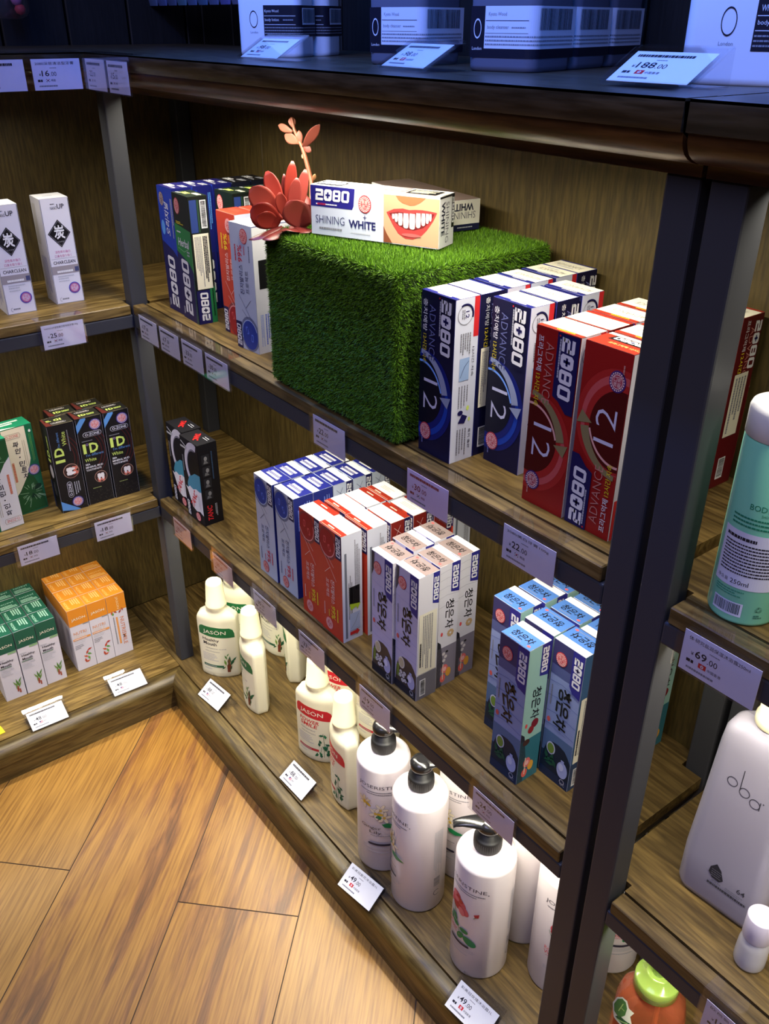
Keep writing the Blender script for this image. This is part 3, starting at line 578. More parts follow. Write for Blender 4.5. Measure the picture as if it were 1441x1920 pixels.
def d_green(flip):
    def f(F, P):
        g = ink(26, 100, 66)
        for q in F.values(): q.fill(g); q.up()
        a = F['F']; a.flip = flip; W = a.w; cr = ink(226, 214, 186) if not flip else ink(214, 210, 206)
        a.poly([(0, 177), (44, 177), (44, 110), (36, 86), (22, 58), (0, 36)], cr); a.up(); a.poly([(0, 30), (16, 54), (32, 78), (42, 74), (54, 40), (57, 4), (0, 2)], ink(30, 78, 40)); a.up(); R = random.Random(4)
        for i in range(26):
            t = R.uniform(0, 360); r0 = R.uniform(6, 14); r1 = r0 + R.uniform(6, 18); a.line([(34 + r0 * cos(radians(t)), 40 + r0 * sin(radians(t))), (34 + r1 * cos(radians(t)), 40 + r1 * sin(radians(t)))], .7, ink(150, 190, 150))
        a.poly([(34, 46), (44, 56), (54, 54), (50, 44)], ink(14, 50, 34)); a.poly([(34, 40), (30, 30), (44, 28)], ink(14, 50, 34)); 
        a.text('O-ZONE', 18, 162, 24, 6, ink(206, 110, 100)); a.line([(4, 157), (32, 157), (34, 162), (32, 167), (4, 167), (2, 162), (4, 157)], .6, ink(150, 130, 110))
        for i, ch in enumerate('파인·민트차'): a.text(ch, 22 + i * 1.5, 145 - i * 13.5, 10.5 if ch != '·' else 3, 11 if ch != '·' else 3, TXTK, -86 if flip else -8, .02, .1)
        a.lines(33, 90, 40, 150, 2, ink(170, 160, 130), True, .3); a.lines(6, 70, 14, 110, 1, ink(206, 120, 90), True); a.lines(48, 100, 53, 160, 2, ink(100, 160, 80), True, .4); a.ell(52, 165, 2.2, 2.8, ink(226, 230, 220))
        if not flip: P('import_seal')['F'].up(3).seal(46, 86, 11, 11, ink(214, 120, 116), ink(64, 50, 130), ink(226, 210, 220))
        t = F['T']; t.fill(ink(30, 130, 90)); t.up(); t.lines(8, 16, 44, 34, 2, ink(210, 230, 214), False, .7); t.poly([(0, 0), (30, 0), (0, 8)], ink(214, 226, 200))
    return f
GREEN = carton('green', CTN, .058, .042, .178, ink(26, 100, 66), d_green(False)); GREEN2 = carton('green2', CTN, .058, .042, .178, ink(26, 100, 66), d_green(True))
# --- small square cartons on the base shelf
def d_small(org, side):
    c = ink(214, 134, 40) if org else ink(30, 84, 66); pl = ink(206, 202, 212); lt = ink(236, 190, 120) if org else ink(160, 200, 180)
    def f(F, P):
        for k in 'FBLR':
            a = F[k]; W, H = a.w, a.h; a.fill(pl); a.up(); a.rect(0, 118, W, H, c); a.up()
        a = F['F']; W, H = a.w, a.h
        if side:
            a.text('JASON', 23, 138, 32, 7, ink(230, 200, 150), -90, .005); a.text('NUTRISMILE', 28, 62, 74, 9, ink(206, 130, 90), -90, .005); a.rect(15, 30, 19, 102, ink(222, 150, 80)); a.lines(8, 30, 12, 104, 1, GREY, True)
            for x, y, m in ((10, 112, ink(90, 150, 70)), (16, 116, ink(160, 80, 60)), (26, 114, ink(150, 60, 50)), (32, 118, ink(170, 90, 70)), (8, 116, ink(190, 90, 60))): a.poly([a.xf(p, q, x, y, x * 9) for p, q in ((-5, 0), (0, 2.4), (5, 0), (0, -2.4))], m)
        else:
            a.text('JASÖN' if not org else 'JASÖN', 21, 134, 30, 9, ink(226, 222, 200), 0, .005); a.rect(28, 115.5, 41, 117.6, ink(120, 130, 140) if org else ink(150, 190, 130))
            if org:
                a.text('NUTRI', 19, 98, 28, 7.5, ink(214, 150, 100), 0, .005); a.text('SMILE', 18, 89, 26, 6.5, ink(226, 200, 170), 0, -.01); a.rect(2, 80, 40, 85, ink(222, 150, 80)); a.up(); a.lines(4, 81, 34, 84, 1, WH); a.up(-1); a.lines(3, 56, 22, 68, 3, GREY, False, .4); a.lines(3, 70, 28, 78, 2, LGREY, False, .3)
                for x, y, m in ((26, 42, ink(190, 70, 50)), (30, 36, ink(90, 150, 70)), (22, 32, ink(200, 90, 60)), (28, 26, ink(110, 160, 80)), (20, 22, ink(180, 70, 50)), (32, 48, ink(170, 60, 50)), (24, 18, ink(190, 90, 60))): a.poly([a.xf(p, q, x, y, x * 23) for p, q in ((-6, 0), (0, 2.6), (6, 0), (0, -2.6))], m)
            else:
                a.text('Healthy', 19, 97, 27, 7, TXTK, 0, .02); a.text('Mouth', 16, 89, 21, 6, TXTK, 0, .02); a.rect(3, 82, 26, 85, ink(120, 140, 130)); a.lines(3, 62, 30, 80, 6, LGREY, False, .35); a.rect(24, 113, 41, 117, ink(140, 180, 130)); a.lines(3, 102, 20, 106, 1, LGREY)
                for i, (x, y, t) in enumerate(((26, 30, 80), (30, 34, 100), (33, 32, 70), (28, 40, 95), (24, 36, 115), (34, 42, 60))): a.poly([a.xf(p, q, x, y, t) for p, q in ((-9, 0), (0, 1.8), (9, 0), (0, -1.8))], ink(86, 130, 60) if i % 2 else ink(120, 150, 80))
                for x, y in ((27, 20), (31, 16), (28, 24)): a.rect(x - 1.5, y - 5, x + 1.5, y + 5, ink(160, 80, 60))
        l = F['L']; l.lines(10, 20, 32, 106, 6, GREY, True, .35)
        t = F['T']; t.fill(c); t.up(); W = t.w
        rot = 180 if side == 2 else (90 if not side else 90)
        if side == 2: t.text('JASÖN', W / 2, 26, 30, 8, lt, 180); t.lines(4, 4, 38, 18, 3, lt, False, .5)
        else: t.text('JASON', 8, 20, 30, 7, lt, 90, .01); t.lines(18, 4, 36, 38, 4, lt, True, .55)
    return f
def small(org, side=0): return carton(('small', org, side), CTN, .0418, .0418, .160, ink(206, 202, 210), d_small(org, side))
# ------------------------------------------------------------------ the setting
LY = -1.05          # the left bay runs out of frame towards -Y
RX = 2.10           # the right bays run out of frame towards +X
def floor():
    m = bpy.data.materials.new('floor_planks'); m.use_nodes = True; n, l = nodes(m); b = n['Principled BSDF']
    uv = n.new('ShaderNodeUVMap'); uv.uv_map = 'UVMap'; mp = n.new('ShaderNodeMapping'); mp.inputs['Scale'].default_value = (1.1, 9, 1); l.new(uv.outputs[0], mp.inputs[0])
    at = n.new('ShaderNodeAttribute'); at.attribute_name = 'plank'
    n1 = n.new('ShaderNodeTexNoise'); n1.inputs['Scale'].default_value = 1.9; n1.inputs['Detail'].default_value = 6; n1.inputs['Roughness'].default_value = .62; n1.inputs['Distortion'].default_value = .9; l.new(mp.outputs[0], n1.inputs['Vector'])
    r = n.new('ShaderNodeValToRGB'); e = r.color_ramp.elements; e[0].position = .30; e[0].color = rgb((72, 48, 27)); e[1].position = .66; e[1].color = rgb((158, 114, 46))
    for p, c in ((.40, (112, 72, 35)), (.45, (132, 88, 41)), (.51, (148, 104, 41))): x = e.new(p); x.color = rgb(c)
    l.new(n1.outputs[0], r.inputs[0])
    r2 = n.new('ShaderNodeValToRGB'); e = r2.color_ramp.elements; e[0].position = .2; e[0].color = rgb((144, 103, 40)); e[1].position = .8; e[1].color = rgb((164, 122, 55)); l.new(n1.outputs[0], r2.inputs[0])
    mx = n.new('ShaderNodeMix'); mx.data_type = 'RGBA'; l.new(at.outputs['Fac'], mx.inputs[0]); l.new(r2.outputs[0], mx.inputs[6]); l.new(r.outputs[0], mx.inputs[7])
    mp2 = n.new('ShaderNodeMapping'); mp2.inputs['Scale'].default_value = (6, 160, 1); l.new(uv.outputs[0], mp2.inputs[0])
    n2 = n.new('ShaderNodeTexNoise'); n2.inputs['Scale'].default_value = 1.5; n2.inputs['Detail'].default_value = 3; l.new(mp2.outputs[0], n2.inputs['Vector'])
    r3 = n.new('ShaderNodeValToRGB'); e = r3.color_ramp.elements; e[0].position = .35; e[0].color = rgb((190, 176, 160)); e[1].position = .6; e[1].color = (1, 1, 1, 1); l.new(n2.outputs[0], r3.inputs[0])
    m2 = n.new('ShaderNodeMix'); m2.data_type = 'RGBA'; m2.blend_type = 'MULTIPLY'; m2.inputs[0].default_value = .8; l.new(mx.outputs[2], m2.inputs[6]); l.new(r3.outputs[0], m2.inputs[7])
    l.new(m2.outputs[2], b.inputs['Base Color']); b.inputs['Roughness'].default_value = .36
    gm = mat((60, 44, 30), .8)
    # planks run along (1,-1); a = along, c = across (towards +x +y), both from the origin
    wd = .2125; r2_ = math.sqrt(.5); R = random.Random(9)
    bm = bmesh.new(); uvl = bm.loops.layers.uv.new('UVMap'); pl = bm.loops.layers.float_color.new('plank')
    c0 = -.0435
    joints = {0: [.57], -1: [-.75, .51 + 0.0], 1: [.5369], -2: [.1, 1.2], 2: [.15, 1.3]}
    kinds = {0: 1.0, -1: .05, 1: .95, 2: .1, -2: .5}
    for k in range(-9, 9):
        y0, y1 = c0 + k * wd, c0 + (k + 1) * wd
        js = [-2.5] + joints.get(k, [R.uniform(-1, 0), R.uniform(.4, 1.6)]) + [3]
        if k == 0: js = [-2.5, -.9, 1.9, 3]
        if k == -1: js = [-2.5, -.8, .503, 1.7, 3]
        if k == 1: js = [-2.5, -.6, .5385, 1.6, 3]
        for j in range(len(js) - 1):
            a0, a1 = js[j] + .001, js[j + 1] - .001; g = .0009; kind = kinds.get(k, R.random())
            if k == -1 and j == 2: kind = 0.0
            if k == 1 and j == 2: kind = .9
            off = (R.uniform(0, 20), R.uniform(0, 20)); q = []
            for a, c in ((a0, y0 + g), (a1, y0 + g), (a1, y1 - g), (a0, y1 - g)):
                q.append((bm.verts.new(((a + c) * r2_, (c - a) * r2_, 0)), (a + off[0], c + off[1])))
            f = bm.faces.new([v for v, _ in q]); f.material_index = 0
            for lp, (_, u) in zip(f.loops, q): lp[uvl].uv = u; lp[pl] = (kind, kind, kind, 1)
    f = bm.faces.new([bm.verts.new(p) for p in ((-3, -3, -.0012), (3, -3, -.0012), (3, 3, -.0012), (-3, 3, -.0012))]); f.material_index = 1
    bm.normal_update()
    for f in bm.faces:
        if f.normal.z < 0: f.normal_flip()
    me = bpy.data.meshes.new('floor'); bm.to_mesh(me); bm.free(); me.materials.append(m); me.materials.append(gm)
    o = put('floor', me); o['kind'] = 'structure'
floor()
def plankwall(name, axis):
    b = MB(); x = -.70 if axis == 'X' else LY - .2; e = RX if axis == 'X' else D + .2
    while x < e:
        if axis == 'X': b.box((x, D + .10, 0), (x + .118, D + .124, 2.6), BLACKW, .002)
        else: b.box((-D - .124, x, 0), (-D - .10, x + .118, 2.6), BLACKW, .002)
        x += .122
    if axis == 'X': b.box((-.7, D + .12, 0), (RX, D + .134, 2.6), DARK)
    else: b.box((-D - .134, LY - .2, 0), (-D - .12, D + .2, 2.6), DARK)
    o = b.build(name); o['kind'] = 'structure'
plankwall('wall_right', 'X'); plankwall('wall_left', 'Y')
# ---- steel frames
def bar(b, a, c): b.box(a, c, STEEL, .0022, 2)
ZP = ZT - .0525
RH = .024                                     # rail height
f1 = empty('shelving_rack', (.55, .1, Z3)); tag(f1, 'dark steel shelving rack of the middle bay holding the green grass cube', 'shelving rack')
def fpart(par, name, boxes):
    b = MB()
    for a, c in boxes: bar(b, a, c)
    o = b.build(name); o.parent = par; o.matrix_parent_inverse = Matrix.Translation(-par.location); return o
fpart(f1, 'post', [((-S, 0, Z3), (0, S, ZP))]); fpart(f1, 'post', [((X1, 0, Z3), (X1 + S, S, ZP))]); fpart(f1, 'post', [((-D, D - .03, Z3), (-D + .03, D, ZP))]); fpart(f1, 'post', [((X1, D - .03, Z3), (X1 + S, D, ZP))])
for z in (Z1, Z2): 
    fpart(f1, 'rail', [((0, 0, z - BT - .001 - RH), (X1, .022, z - BT - .001))])
    fpart(f1, 'side_rail', [((X1, S, z - BT - .001 - RH), (X1 + .02, D - .03, z - BT - .001))])
f2 = empty('shelving_rack', (1.6, .1, Z3)); tag(f2, 'dark steel shelving rack of the right bay, beside the tall double post', 'shelving rack')
fpart(f2, 'post', [((X2, 0, Z3), (X2 + S, S, ZP))]); fpart(f2, 'post', [((X2 + .95, 0, Z3), (X2 + .95 + S, S, ZP))]); fpart(f2, 'post', [((X2, D - .03, Z3), (X2 + S, D, ZP))])
for z in (ZR1, ZR2): fpart(f2, 'rail', [((X2 + S, 0, z - BT - .001 - RH), (X2 + .95, .022, z - BT - .001))])
f3 = empty('shelving_rack', (-.1, -.5, Z3)); tag(f3, 'dark steel shelving rack of the left bay around the corner', 'shelving rack')
fpart(f3, 'post', [((-S, LY, Z3), (0, LY + S, ZP))]); fpart(f3, 'post', [((-D, LY, Z3), (-D + S, LY + S, ZP))])
for z in (Z1, Z2): fpart(f3, 'rail', [((-.022, LY + S, z - BT - .001 - RH), (0, -.0005, z - BT - .001))])
# ---- boards
def slab(b, poly, z0, z1, m):
    n = len(poly); b.face([(x, y, z1) for x, y in poly], m); b.face([(x, y, z0) for x, y in poly[::-1]], m)
    for i in range(n): (x0, y0), (x1, y1) = poly[i], poly[(i + 1) % n]; b.face([(x0, y0, z0), (x1, y1, z0), (x1, y1, z1), (x0, y0, z1)], m)
def board(poly, stripbox, z, m, label):
    b = MB(); slab(b, poly, z - BT, z, m); o = b.build('shelf_board'); tag(o, label, 'shelf')
    q = MB(); q.box((stripbox[0], stripbox[1], z - BT), (stripbox[2], stripbox[3], z), m, .0012); q.build('front_strip', o); return o
e = .004
for z, t in ((Z1, 'upper wooden shelf board of the middle bay, under the green grass cube'), (Z2, 'lower wooden shelf board of the middle bay, under the lavender and blue cartons')):
    board([(.010, .0225), (X1 - e, .0225), (X1 - e, S + .004), (X1 + S - .004, S + .004), (X1 + S - .004, D - .032), (X1 - e, D - .032), (X1 - e, D - .002), (.010, D - .002)], (e, -.0006, X1 - e, .020), z, W_X, t)
for z, t in ((ZR1, 'upper wooden shelf board of the right bay, under the green bottle'), (ZR2, 'lower wooden shelf board of the right bay, under the tall white bottle')):
    board([(X2 + S + e, .0225), (X2 + .945, .0225), (X2 + .945, D - .002), (X2 + S + e, D - .002), (X2 + S + e, D - .034), (X2 - .0005, D - .034), (X2 - .0005, S + .004), (X2 + S + e, S + .004)], (X2 + S + e, -.0006, X2 + .945, .020), z, W_X, t)
for z, t in ((Z1, 'upper wooden shelf board of the left bay, under the two charcoal paste cartons'), (Z2, 'lower wooden shelf board of the left bay, under the black mud paste cartons')):
    board([(-D + .002, LY + S + e), (-.0225, LY + S + e), (-.0225, -e), (-S - e, -e), (-S - e, S + e), (-.002, S + e), (-.002, D - .002), (-D + .033, D - .002), (-D + .033, D - .033), (-D + .002, D - .033)], (-.020, LY + S + e, .0006, -e), z, W_Y, t)
# ---- base boards and rounded plinth moulding
b = MB(); b.box((-D, -.0105, .02), (1.62, D, Z3), W_X); tag(b.build('base_board'), 'dark wooden base board under the mouthwash and white pump bottles', 'shelf')
b = MB(); b.box((1.6225, -.0105, .02), (RX + .3, D, Z3), W_X); tag(b.build('base_board'), 'far right piece of wooden base board beyond the orange bottle', 'shelf')
b = MB(); b.box((-D, LY, .02), (.0105, -.0112, Z3), W_Y); tag(b.build('base_board'), 'dark wooden base board under the green and orange cartons on the left', 'shelf')
prof = [(.0125, .02), (.0125, Z3 - .002), (.014, Z3)] + [(.024 + .021 * sin(radians(t)), Z3 - .021 + .021 * cos(radians(t))) for t in range(0, 91, 15)] + [(.045, .04), (.0435, .0385), (.0435, 0)]
def lpath(o): return None
mould = empty('plinth_moulding', (.05, -.05, 0)); tag(mould, 'rounded dark wooden skirting moulding along the floor, turning the inner corner', 'moulding')
def sweep(name, prof, par, kind, m, end, smooth=True):
    b = MB()
    for (o0, z0), (o1, z1) in zip(prof, prof[1:]):
        if kind == 'R': b.face([(o0, -o0, z0), (end, -o0, z0), (end, -o1, z1), (o1, -o1, z1)], m, smooth)
        elif kind == 'L': b.face([(o0, end, z0), (o0, -o0, z0), (o1, -o1, z1), (o1, end, z1)], m, smooth)
        else: b.face([(kind, -o0, z0), (end, -o0, z0), (end, -o1, z1), (kind, -o1, z1)], m, smooth)
    if kind not in 'RL' if isinstance(kind, str) else True: b.face([(kind, -o, z) for o, z in prof], m)
    b.face([(end, -o, z) for o, z in prof] if kind != 'L' else [(o, end, z) for o, z in prof], m)
    me = weld(b.mesh(name))
    o = put(name, me, par)
    if par: o.matrix_parent_inverse = Matrix.Translation(-par.location)
    return o
def smooth_angle(o, a=40):
    bm = bmesh.new(); bm.from_mesh(o.data)
    for e_ in bm.edges:
        e_.smooth = len(e_.link_faces) == 2 and e_.calc_face_angle(0) < radians(a)
    bm.to_mesh(o.data); bm.free()
for k, m, en in (('R', W_PX, RX + .2), ('L', W_PY, LY)): smooth_angle(sweep('moulding_run', prof, mould, k, m, en))
# ---- back panels
def panel(a, c, m, label): b = MB(); b.box(a, c, m, .001); tag(b.build('back_panel'), label, 'panel')
panel((-D - .0, D + .001, Z3), (.0395, D + .012, ZP), W_BK, 'narrow wooden back panel at the dark inside corner behind the blue cartons')
panel((.0405, D + .001, Z3), (X1 + .02, D + .012, ZP), W_BK, 'wide wooden back panel behind the green grass cube')
panel((X1 + .021, D + .001, Z3), (RX, D + .012, ZP), W_BK, 'wooden back panel of the right bay behind the green bottle')
panel((-D - .012, LY, Z3), (-D - .001, D, ZP), W_BK, 'wooden back panel of the left bay behind the white charcoal cartons')
# ---- top boards with a hollow cornice
OV = .036
fasc = [(OV, ZT), (OV, ZT - .0205), (.0325, ZT - .0215)]
cove = [(.0325, ZT - .0215), (.0320, ZT - .027)] + [(.0315 - .0275 * (1 - cos(radians(t))), ZT - .027 - .0165 * sin(radians(t))) for t in range(15, 91, 15)] + [(.0032, ZT - .0445), (.0032, ZT - .0525), (-.004, ZT - .0525), (-.004, ZT - .0445)]
def topboard(kind, end, mt, mc, deckpoly, label):
    b = MB(); slab(b, deckpoly, ZT - .044, ZT - .0002, mt)
    o = b.build('top_board'); tag(o, label, 'top board')
    smooth_angle(sweep('fascia', fasc, o, kind, mt, end)); smooth_angle(sweep('cornice', cove, o, kind, mc, end), 45)
topboard('R', 1.1125, W_TX, W_CX, [(-D, -.0005), (1.1125, -.0005), (1.1125, D + .095), (-D - .095, D + .095), (-D - .095, 0), (-D, 0)], 'dark wooden top board with hollow cornice over the grass cube, lotion bottles on it')
topboard(1.1165, RX, W_TX, W_CX, [(1.1165, -.0005), (RX, -.0005), (RX, D + .095), (1.1165, D + .095)], 'dark wooden top board right of the joint, over the double post')
topboard('L', LY, W_TY, W_CY, [(-D - .095, LY), (.0005, LY), (.0005, -.0006), (-D - .095, -.0006)], 'dark wooden top board of the left bay carrying purple price tags')
for o in bpy.data.objects:
    if o.name.startswith('top_board'):
        # the deck reaches forward to the fascia
        pass
def deckfront(poly, m, par):
    b = MB(); slab(b, poly, ZT - .002, ZT, m); b.build('deck_edge', par)
tb = [o for o in bpy.data.objects if o.name.startswith('top_board')]
deckfront([(OV, -OV), (1.1125, -OV), (1.1125, -.0006), (.0006, -.0006)], W_TX, tb[0])
deckfront([(1.1165, -OV), (RX, -OV), (RX, -.0006), (1.1165, -.0006)], W_TX, tb[1])
deckfront([(OV, LY), (OV, -OV), (.0006, -.0006), (.0006, LY)], W_TY, tb[2])

# ------------------------------------------------------------------ cartons
ORD = ['first', 'second', 'third', 'fourth', 'fifth', 'sixth']
def row(fn, pts, z, rz, lab, group):
    for i, (x, y) in enumerate(pts):
        place(fn(i), x, y, z, rz, lab(i), 'toothpaste box', group)
def ctr(x, y, w, d): return (x + w / 2, y + d / 2)
g = 'blue and black cartons at the left end of the upper shelf'
for i, y in enumerate((.047, .0835, .120, .157, .1935)):
    place(ORIG if i < 3 else ORIGK, *ctr(.058, y, .057, .0345), Z1, 0, ('blue carton with vertical block digits, %s from the edge in the leftmost file' % ORD[i]) if i < 3 else ('black-topped carton, %s from the shelf edge in the leftmost file on the upper shelf' % ORD[i]), 'toothpaste box', g)
g = 'green herbal cartons on the upper shelf'
for i, (x, y, r) in enumerate(((.121, .0425, -2), (.137, .112, 0), (.140, .1485, 0), (.143, .185, 0))):
    place(HERB, *ctr(x, y, .060, .0335), Z1, r, ('green and black herbal toothpaste carton at the front, pale ingredient sticker on its side', 'green and black herbal carton just behind the foremost one, barcode showing', 'green and black herbal carton third in its file behind the red cartons', 'green and black herbal carton last in its file against the back panel')[i], 'toothpaste box', g)
g = 'capsule cartons beside the grass cube'
place(kbox(True, False, True, 'plain'), *ctr(.232, .063, .0565, .0365), Z1, 1, 'red capsule toothpaste carton upright between green carton and white carton', 'toothpaste box', g)
place(kbox(True, False, False, 'plain'), *ctr(.234, .101, .0565, .0365), Z1, 0, 'red capsule carton standing directly behind the upright red one', 'toothpaste box', g)
place(kbox(False, False, False, 'plain'), *ctr(.311, .043, .0565, .0365), Z1, 5, 'silver-white capsule toothpaste carton touching the left side of the grass cube', 'toothpaste box', g)
place(kbox(False, False, False, 'plain'), *ctr(.309, .087, .0565, .0365), Z1, 2, 'silver-white capsule carton behind the one touching the grass cube', 'toothpaste box', g)
g = 'blue swoosh cartons on the upper shelf'
for i, (y, t) in enumerate(((.028, 0), (.0635, 1), (.103, 0), (.139, 0), (.179, 0), (.2145, 1))):
    place(adv(False, bool(t)), *ctr(.771, y, .055, .0345), Z1, 180 if False else 0, 'blue swoosh carton, %s from the front in the file against the grass cube' % ORD[i], 'toothpaste box', g)
for i, (y, t) in enumerate(((.070, 0), (.108, 1), (.147, 0))):
    place(adv(False, bool(t)), *ctr(.8385, y, .055, .0345), Z1, 0, 'blue swoosh carton, %s from the front in the file beside the reds' % ORD[i], 'toothpaste box', g)
g = 'red swoosh cartons on the upper shelf'
for i, (y, t) in enumerate(((.037, 0), (.075, 1), (.1145, 0), (.153, 0))):
    place(adv(True, bool(t)), *ctr(.934, y, .055, .0365), Z1, 1, 'red swoosh carton, %s from the front in the left red file' % ORD[i], 'toothpaste box', g)
place(adv(True, False, True), *ctr(.9935, .039, .055, .0365), Z1, 0, 'red swoosh toothpaste carton standing upside down at the front, against the steel post', 'toothpaste box', g)
for i, y in enumerate((.078, .116, .213)):
    place(adv(True, i == 2), *ctr(.9935 if i < 2 else .988, y, .055, .0365), Z1, 0, ('red swoosh carton directly behind the upside-down one', 'red swoosh carton third from the front beside the steel post', 'dark red carton with ingredient sticker, seen past the post beside the green bottle')[i], 'toothpaste box', g)
# tear-open cartons
g = 'black tear-open cartons on the lower shelf'
place(TANC, *ctr(.091, .0205, .066, .0395), Z2, 2, 'black carton with red letters and torn white band, right one of the pair', 'toothpaste box', g)
place(TANC, *ctr(.0205, .026, .066, .0395), Z2, 1, 'black carton with red letters and torn white band, left one beside the corner post', 'toothpaste box', g)
# silver-blue block
g = 'silver and blue capsule cartons'
for c, x, ys in ((0, .3475, (.031, .069, .108, .147)), (1, .4085, (.033, .0705, .1085, .148, .1865))):
    for i, y in enumerate(ys):
        turned = (i >= 1 and c == 0) or (i >= 2 and c == 1)
        place(kbox(False, True, not turned, 'turned' if turned else 'plain'), *ctr(x, y, .0565, .0365), Z2, 0, 'silver-blue capsule carton, %s from front in the %s file of the blue-topped block' % (ORD[i], ('left', 'right')[c]), 'toothpaste box', g)
g = 'red capsule cartons on the lower shelf'
for c, pts in ((0, ((.4925, .0265, 0, 'plain'), (.4995, .0685, 1, 'plain'), (.501, .107, 0, 'plain'), (.5035, .1455, 1, 'plain'))), (1, ((.550, .025, 1, 'plain'), (.557, .0665, 1, 'plain'), (.5615, .1065, 0, 'turned'), (.564, .1475, 0, 'turned'), (.566, .1865, 0, 'turned'), (.570, .2235, 1, 'plain')))):
    for i, (x, y, sf, rs) in enumerate(pts):
        place(kbox(True, True, bool(sf), rs), *ctr(x, y, .0565, .0365), Z2, 0, 'red capsule carton, %s from front in the %s file of the lower red block' % (ORD[i], ('left', 'right')[c]), 'toothpaste box', g)
g = 'lavender brush-lettered cartons'
for i, (x, y, sf, st, l) in enumerate(((.680, .0255, 0, False, 'lavender tea carton at the front left of its block, beside the red cartons'), (.729, .030, 0, True, 'lavender tea toothpaste carton at the front, pale ingredient sticker on its side'), (.673, .067, 1, False, 'lavender tea carton second in the left file of its block'), (.671, .106, 0, False, 'lavender tea carton third in the left file, under the red price tag'),
        (.7255, .0695, 1, False, 'lavender tea carton second in the right file, flower printed on its side'), (.7225, .107, 1, False, 'lavender tea carton at the back right of its block'))):
    place(tea(False, sf == 0, st), *ctr(x, y, .047, .0358), Z2, 0, l, 'toothpaste box', g)
g = 'blue brush-lettered cartons'
for i, (x, y, sf, st, l) in enumerate(((.9245, .033, 1, False, 'blue tea carton standing foremost of its block, red berries on its side'), (.8655, .078, 1, False, 'blue tea carton at the left front of its block, half behind the foremost one'), (.971, .075, 0, True, 'blue tea carton at the right front, beside the steel post'),
        (.9215, .076, 0, False, 'blue tea carton directly behind the foremost one'), (.8695, .1165, 1, False, 'blue tea carton second in the left file of the blue block'), (.872, .154, 1, False, 'blue tea carton last in the left file, below the price tag'), (.925, .1165, 1, False, 'blue tea carton third in the middle file of the blue block'), (.928, .154, 1, False, 'blue tea carton last in the middle file of the blue block'),
        (.9765, .1125, 0, False, 'blue tea carton second in the right file, beside the steel post'), (.979, .150, 1, False, 'blue tea carton third in the right file, mostly hidden by the steel post'), (.9865, .205, 1, False, 'blue tea carton seen past the double post below the green bottle shelf'))):
    place(tea(True, sf == 0, st, i in (0, 1)), *ctr(x, y, .047, .0358), Z2, 0, l, 'toothpaste box', g)
# smile cartons on the grass cube: built after the cube, z is the fibre top
ZG = Z1 + .2095
def smile():
    a = radians(23); c, s = cos(a), sin(a)
    place(SMILE, .541 + c * .089 - s * .019, .037 + s * .089 + c * .019, ZG, 23, 'white smile toothpaste carton lying at the front of the grass cube', 'toothpaste box', 'smile cartons on the grass cube')
    place(SMILE2, .640 - .086, .2075, ZG, -8, 'white carton lying flat behind the smile carton, lettering upside down', 'toothpaste box', 'smile cartons on the grass cube')
smile()
# left bay
place(CHAR, -.104, -.081, Z1, 88, 'white charcoal toothpaste carton nearer the corner post', 'toothpaste box', 'white charcoal cartons')
place(CHAR, -.0905, -.171, Z1, 88, 'white charcoal toothpaste carton cut by the left edge of the photo', 'toothpaste box', 'white charcoal cartons')
for i, (x, y, s_) in enumerate(((-.073, -.1495, 1), (-.075, -.0955, 0), (-.0725, -.0425, 0), (-.1165, -.1285, 0), (-.1185, -.0745, 0))):
    place(MUD1 if s_ else MUD0, x, y, Z2, 89, ('black mud toothpaste carton with sideways lettering and a large tooth', 'black mud toothpaste carton in the middle of the front row', 'black mud toothpaste carton nearest the corner post', 'black mud toothpaste carton behind the sideways-lettered one', 'black mud toothpaste carton at the back, behind the front middle one')[i], 'toothpaste box', 'black mud paste cartons')
place(GREEN, -.118, -.219, Z2, 95, 'green pine toothpaste carton with cream panel and round seal', 'toothpaste box', 'green pine cartons')
place(GREEN2, -.077, -.279, Z2, 97, 'green pine carton turned upside down in front, cut by the left edge', 'toothpaste box', 'green pine cartons')
for r in range(4):
    for c in range(3):
        s_ = 1 if (r == 0 and c == 2) else (2 if (r >= 2 and c == 2) else 0)
        place(small(True, s_), -.125 - r * .0428, -.1755 + c * .0425, Z3, 90, ('orange and white carton, front row, ' + ('leftmost of three', 'middle of three', 'rightmost with sideways lettering')[c]) if r == 0 else 'orange-topped carton, %s row from the front, %s file of the orange block' % (ORD[r], ('left', 'middle', 'right')[c]), 'toothpaste box', 'orange cartons on the base shelf')
        place(small(False, 2 if (r >= 2 and c >= 1) else 0), -.119 - r * .0428 - (c == 2) * .003, -.3315 + c * .0437, Z3, 90, ('green and white carton, front row, ' + ('leftmost at the photo edge', 'middle of three', 'rightmost, next to the orange block')[c]) if r == 0 else 'green-topped carton, %s row from the front, %s file of the green block' % (ORD[r], ('left', 'middle', 'right')[c]), 'toothpaste box', 'green cartons on the base shelf')
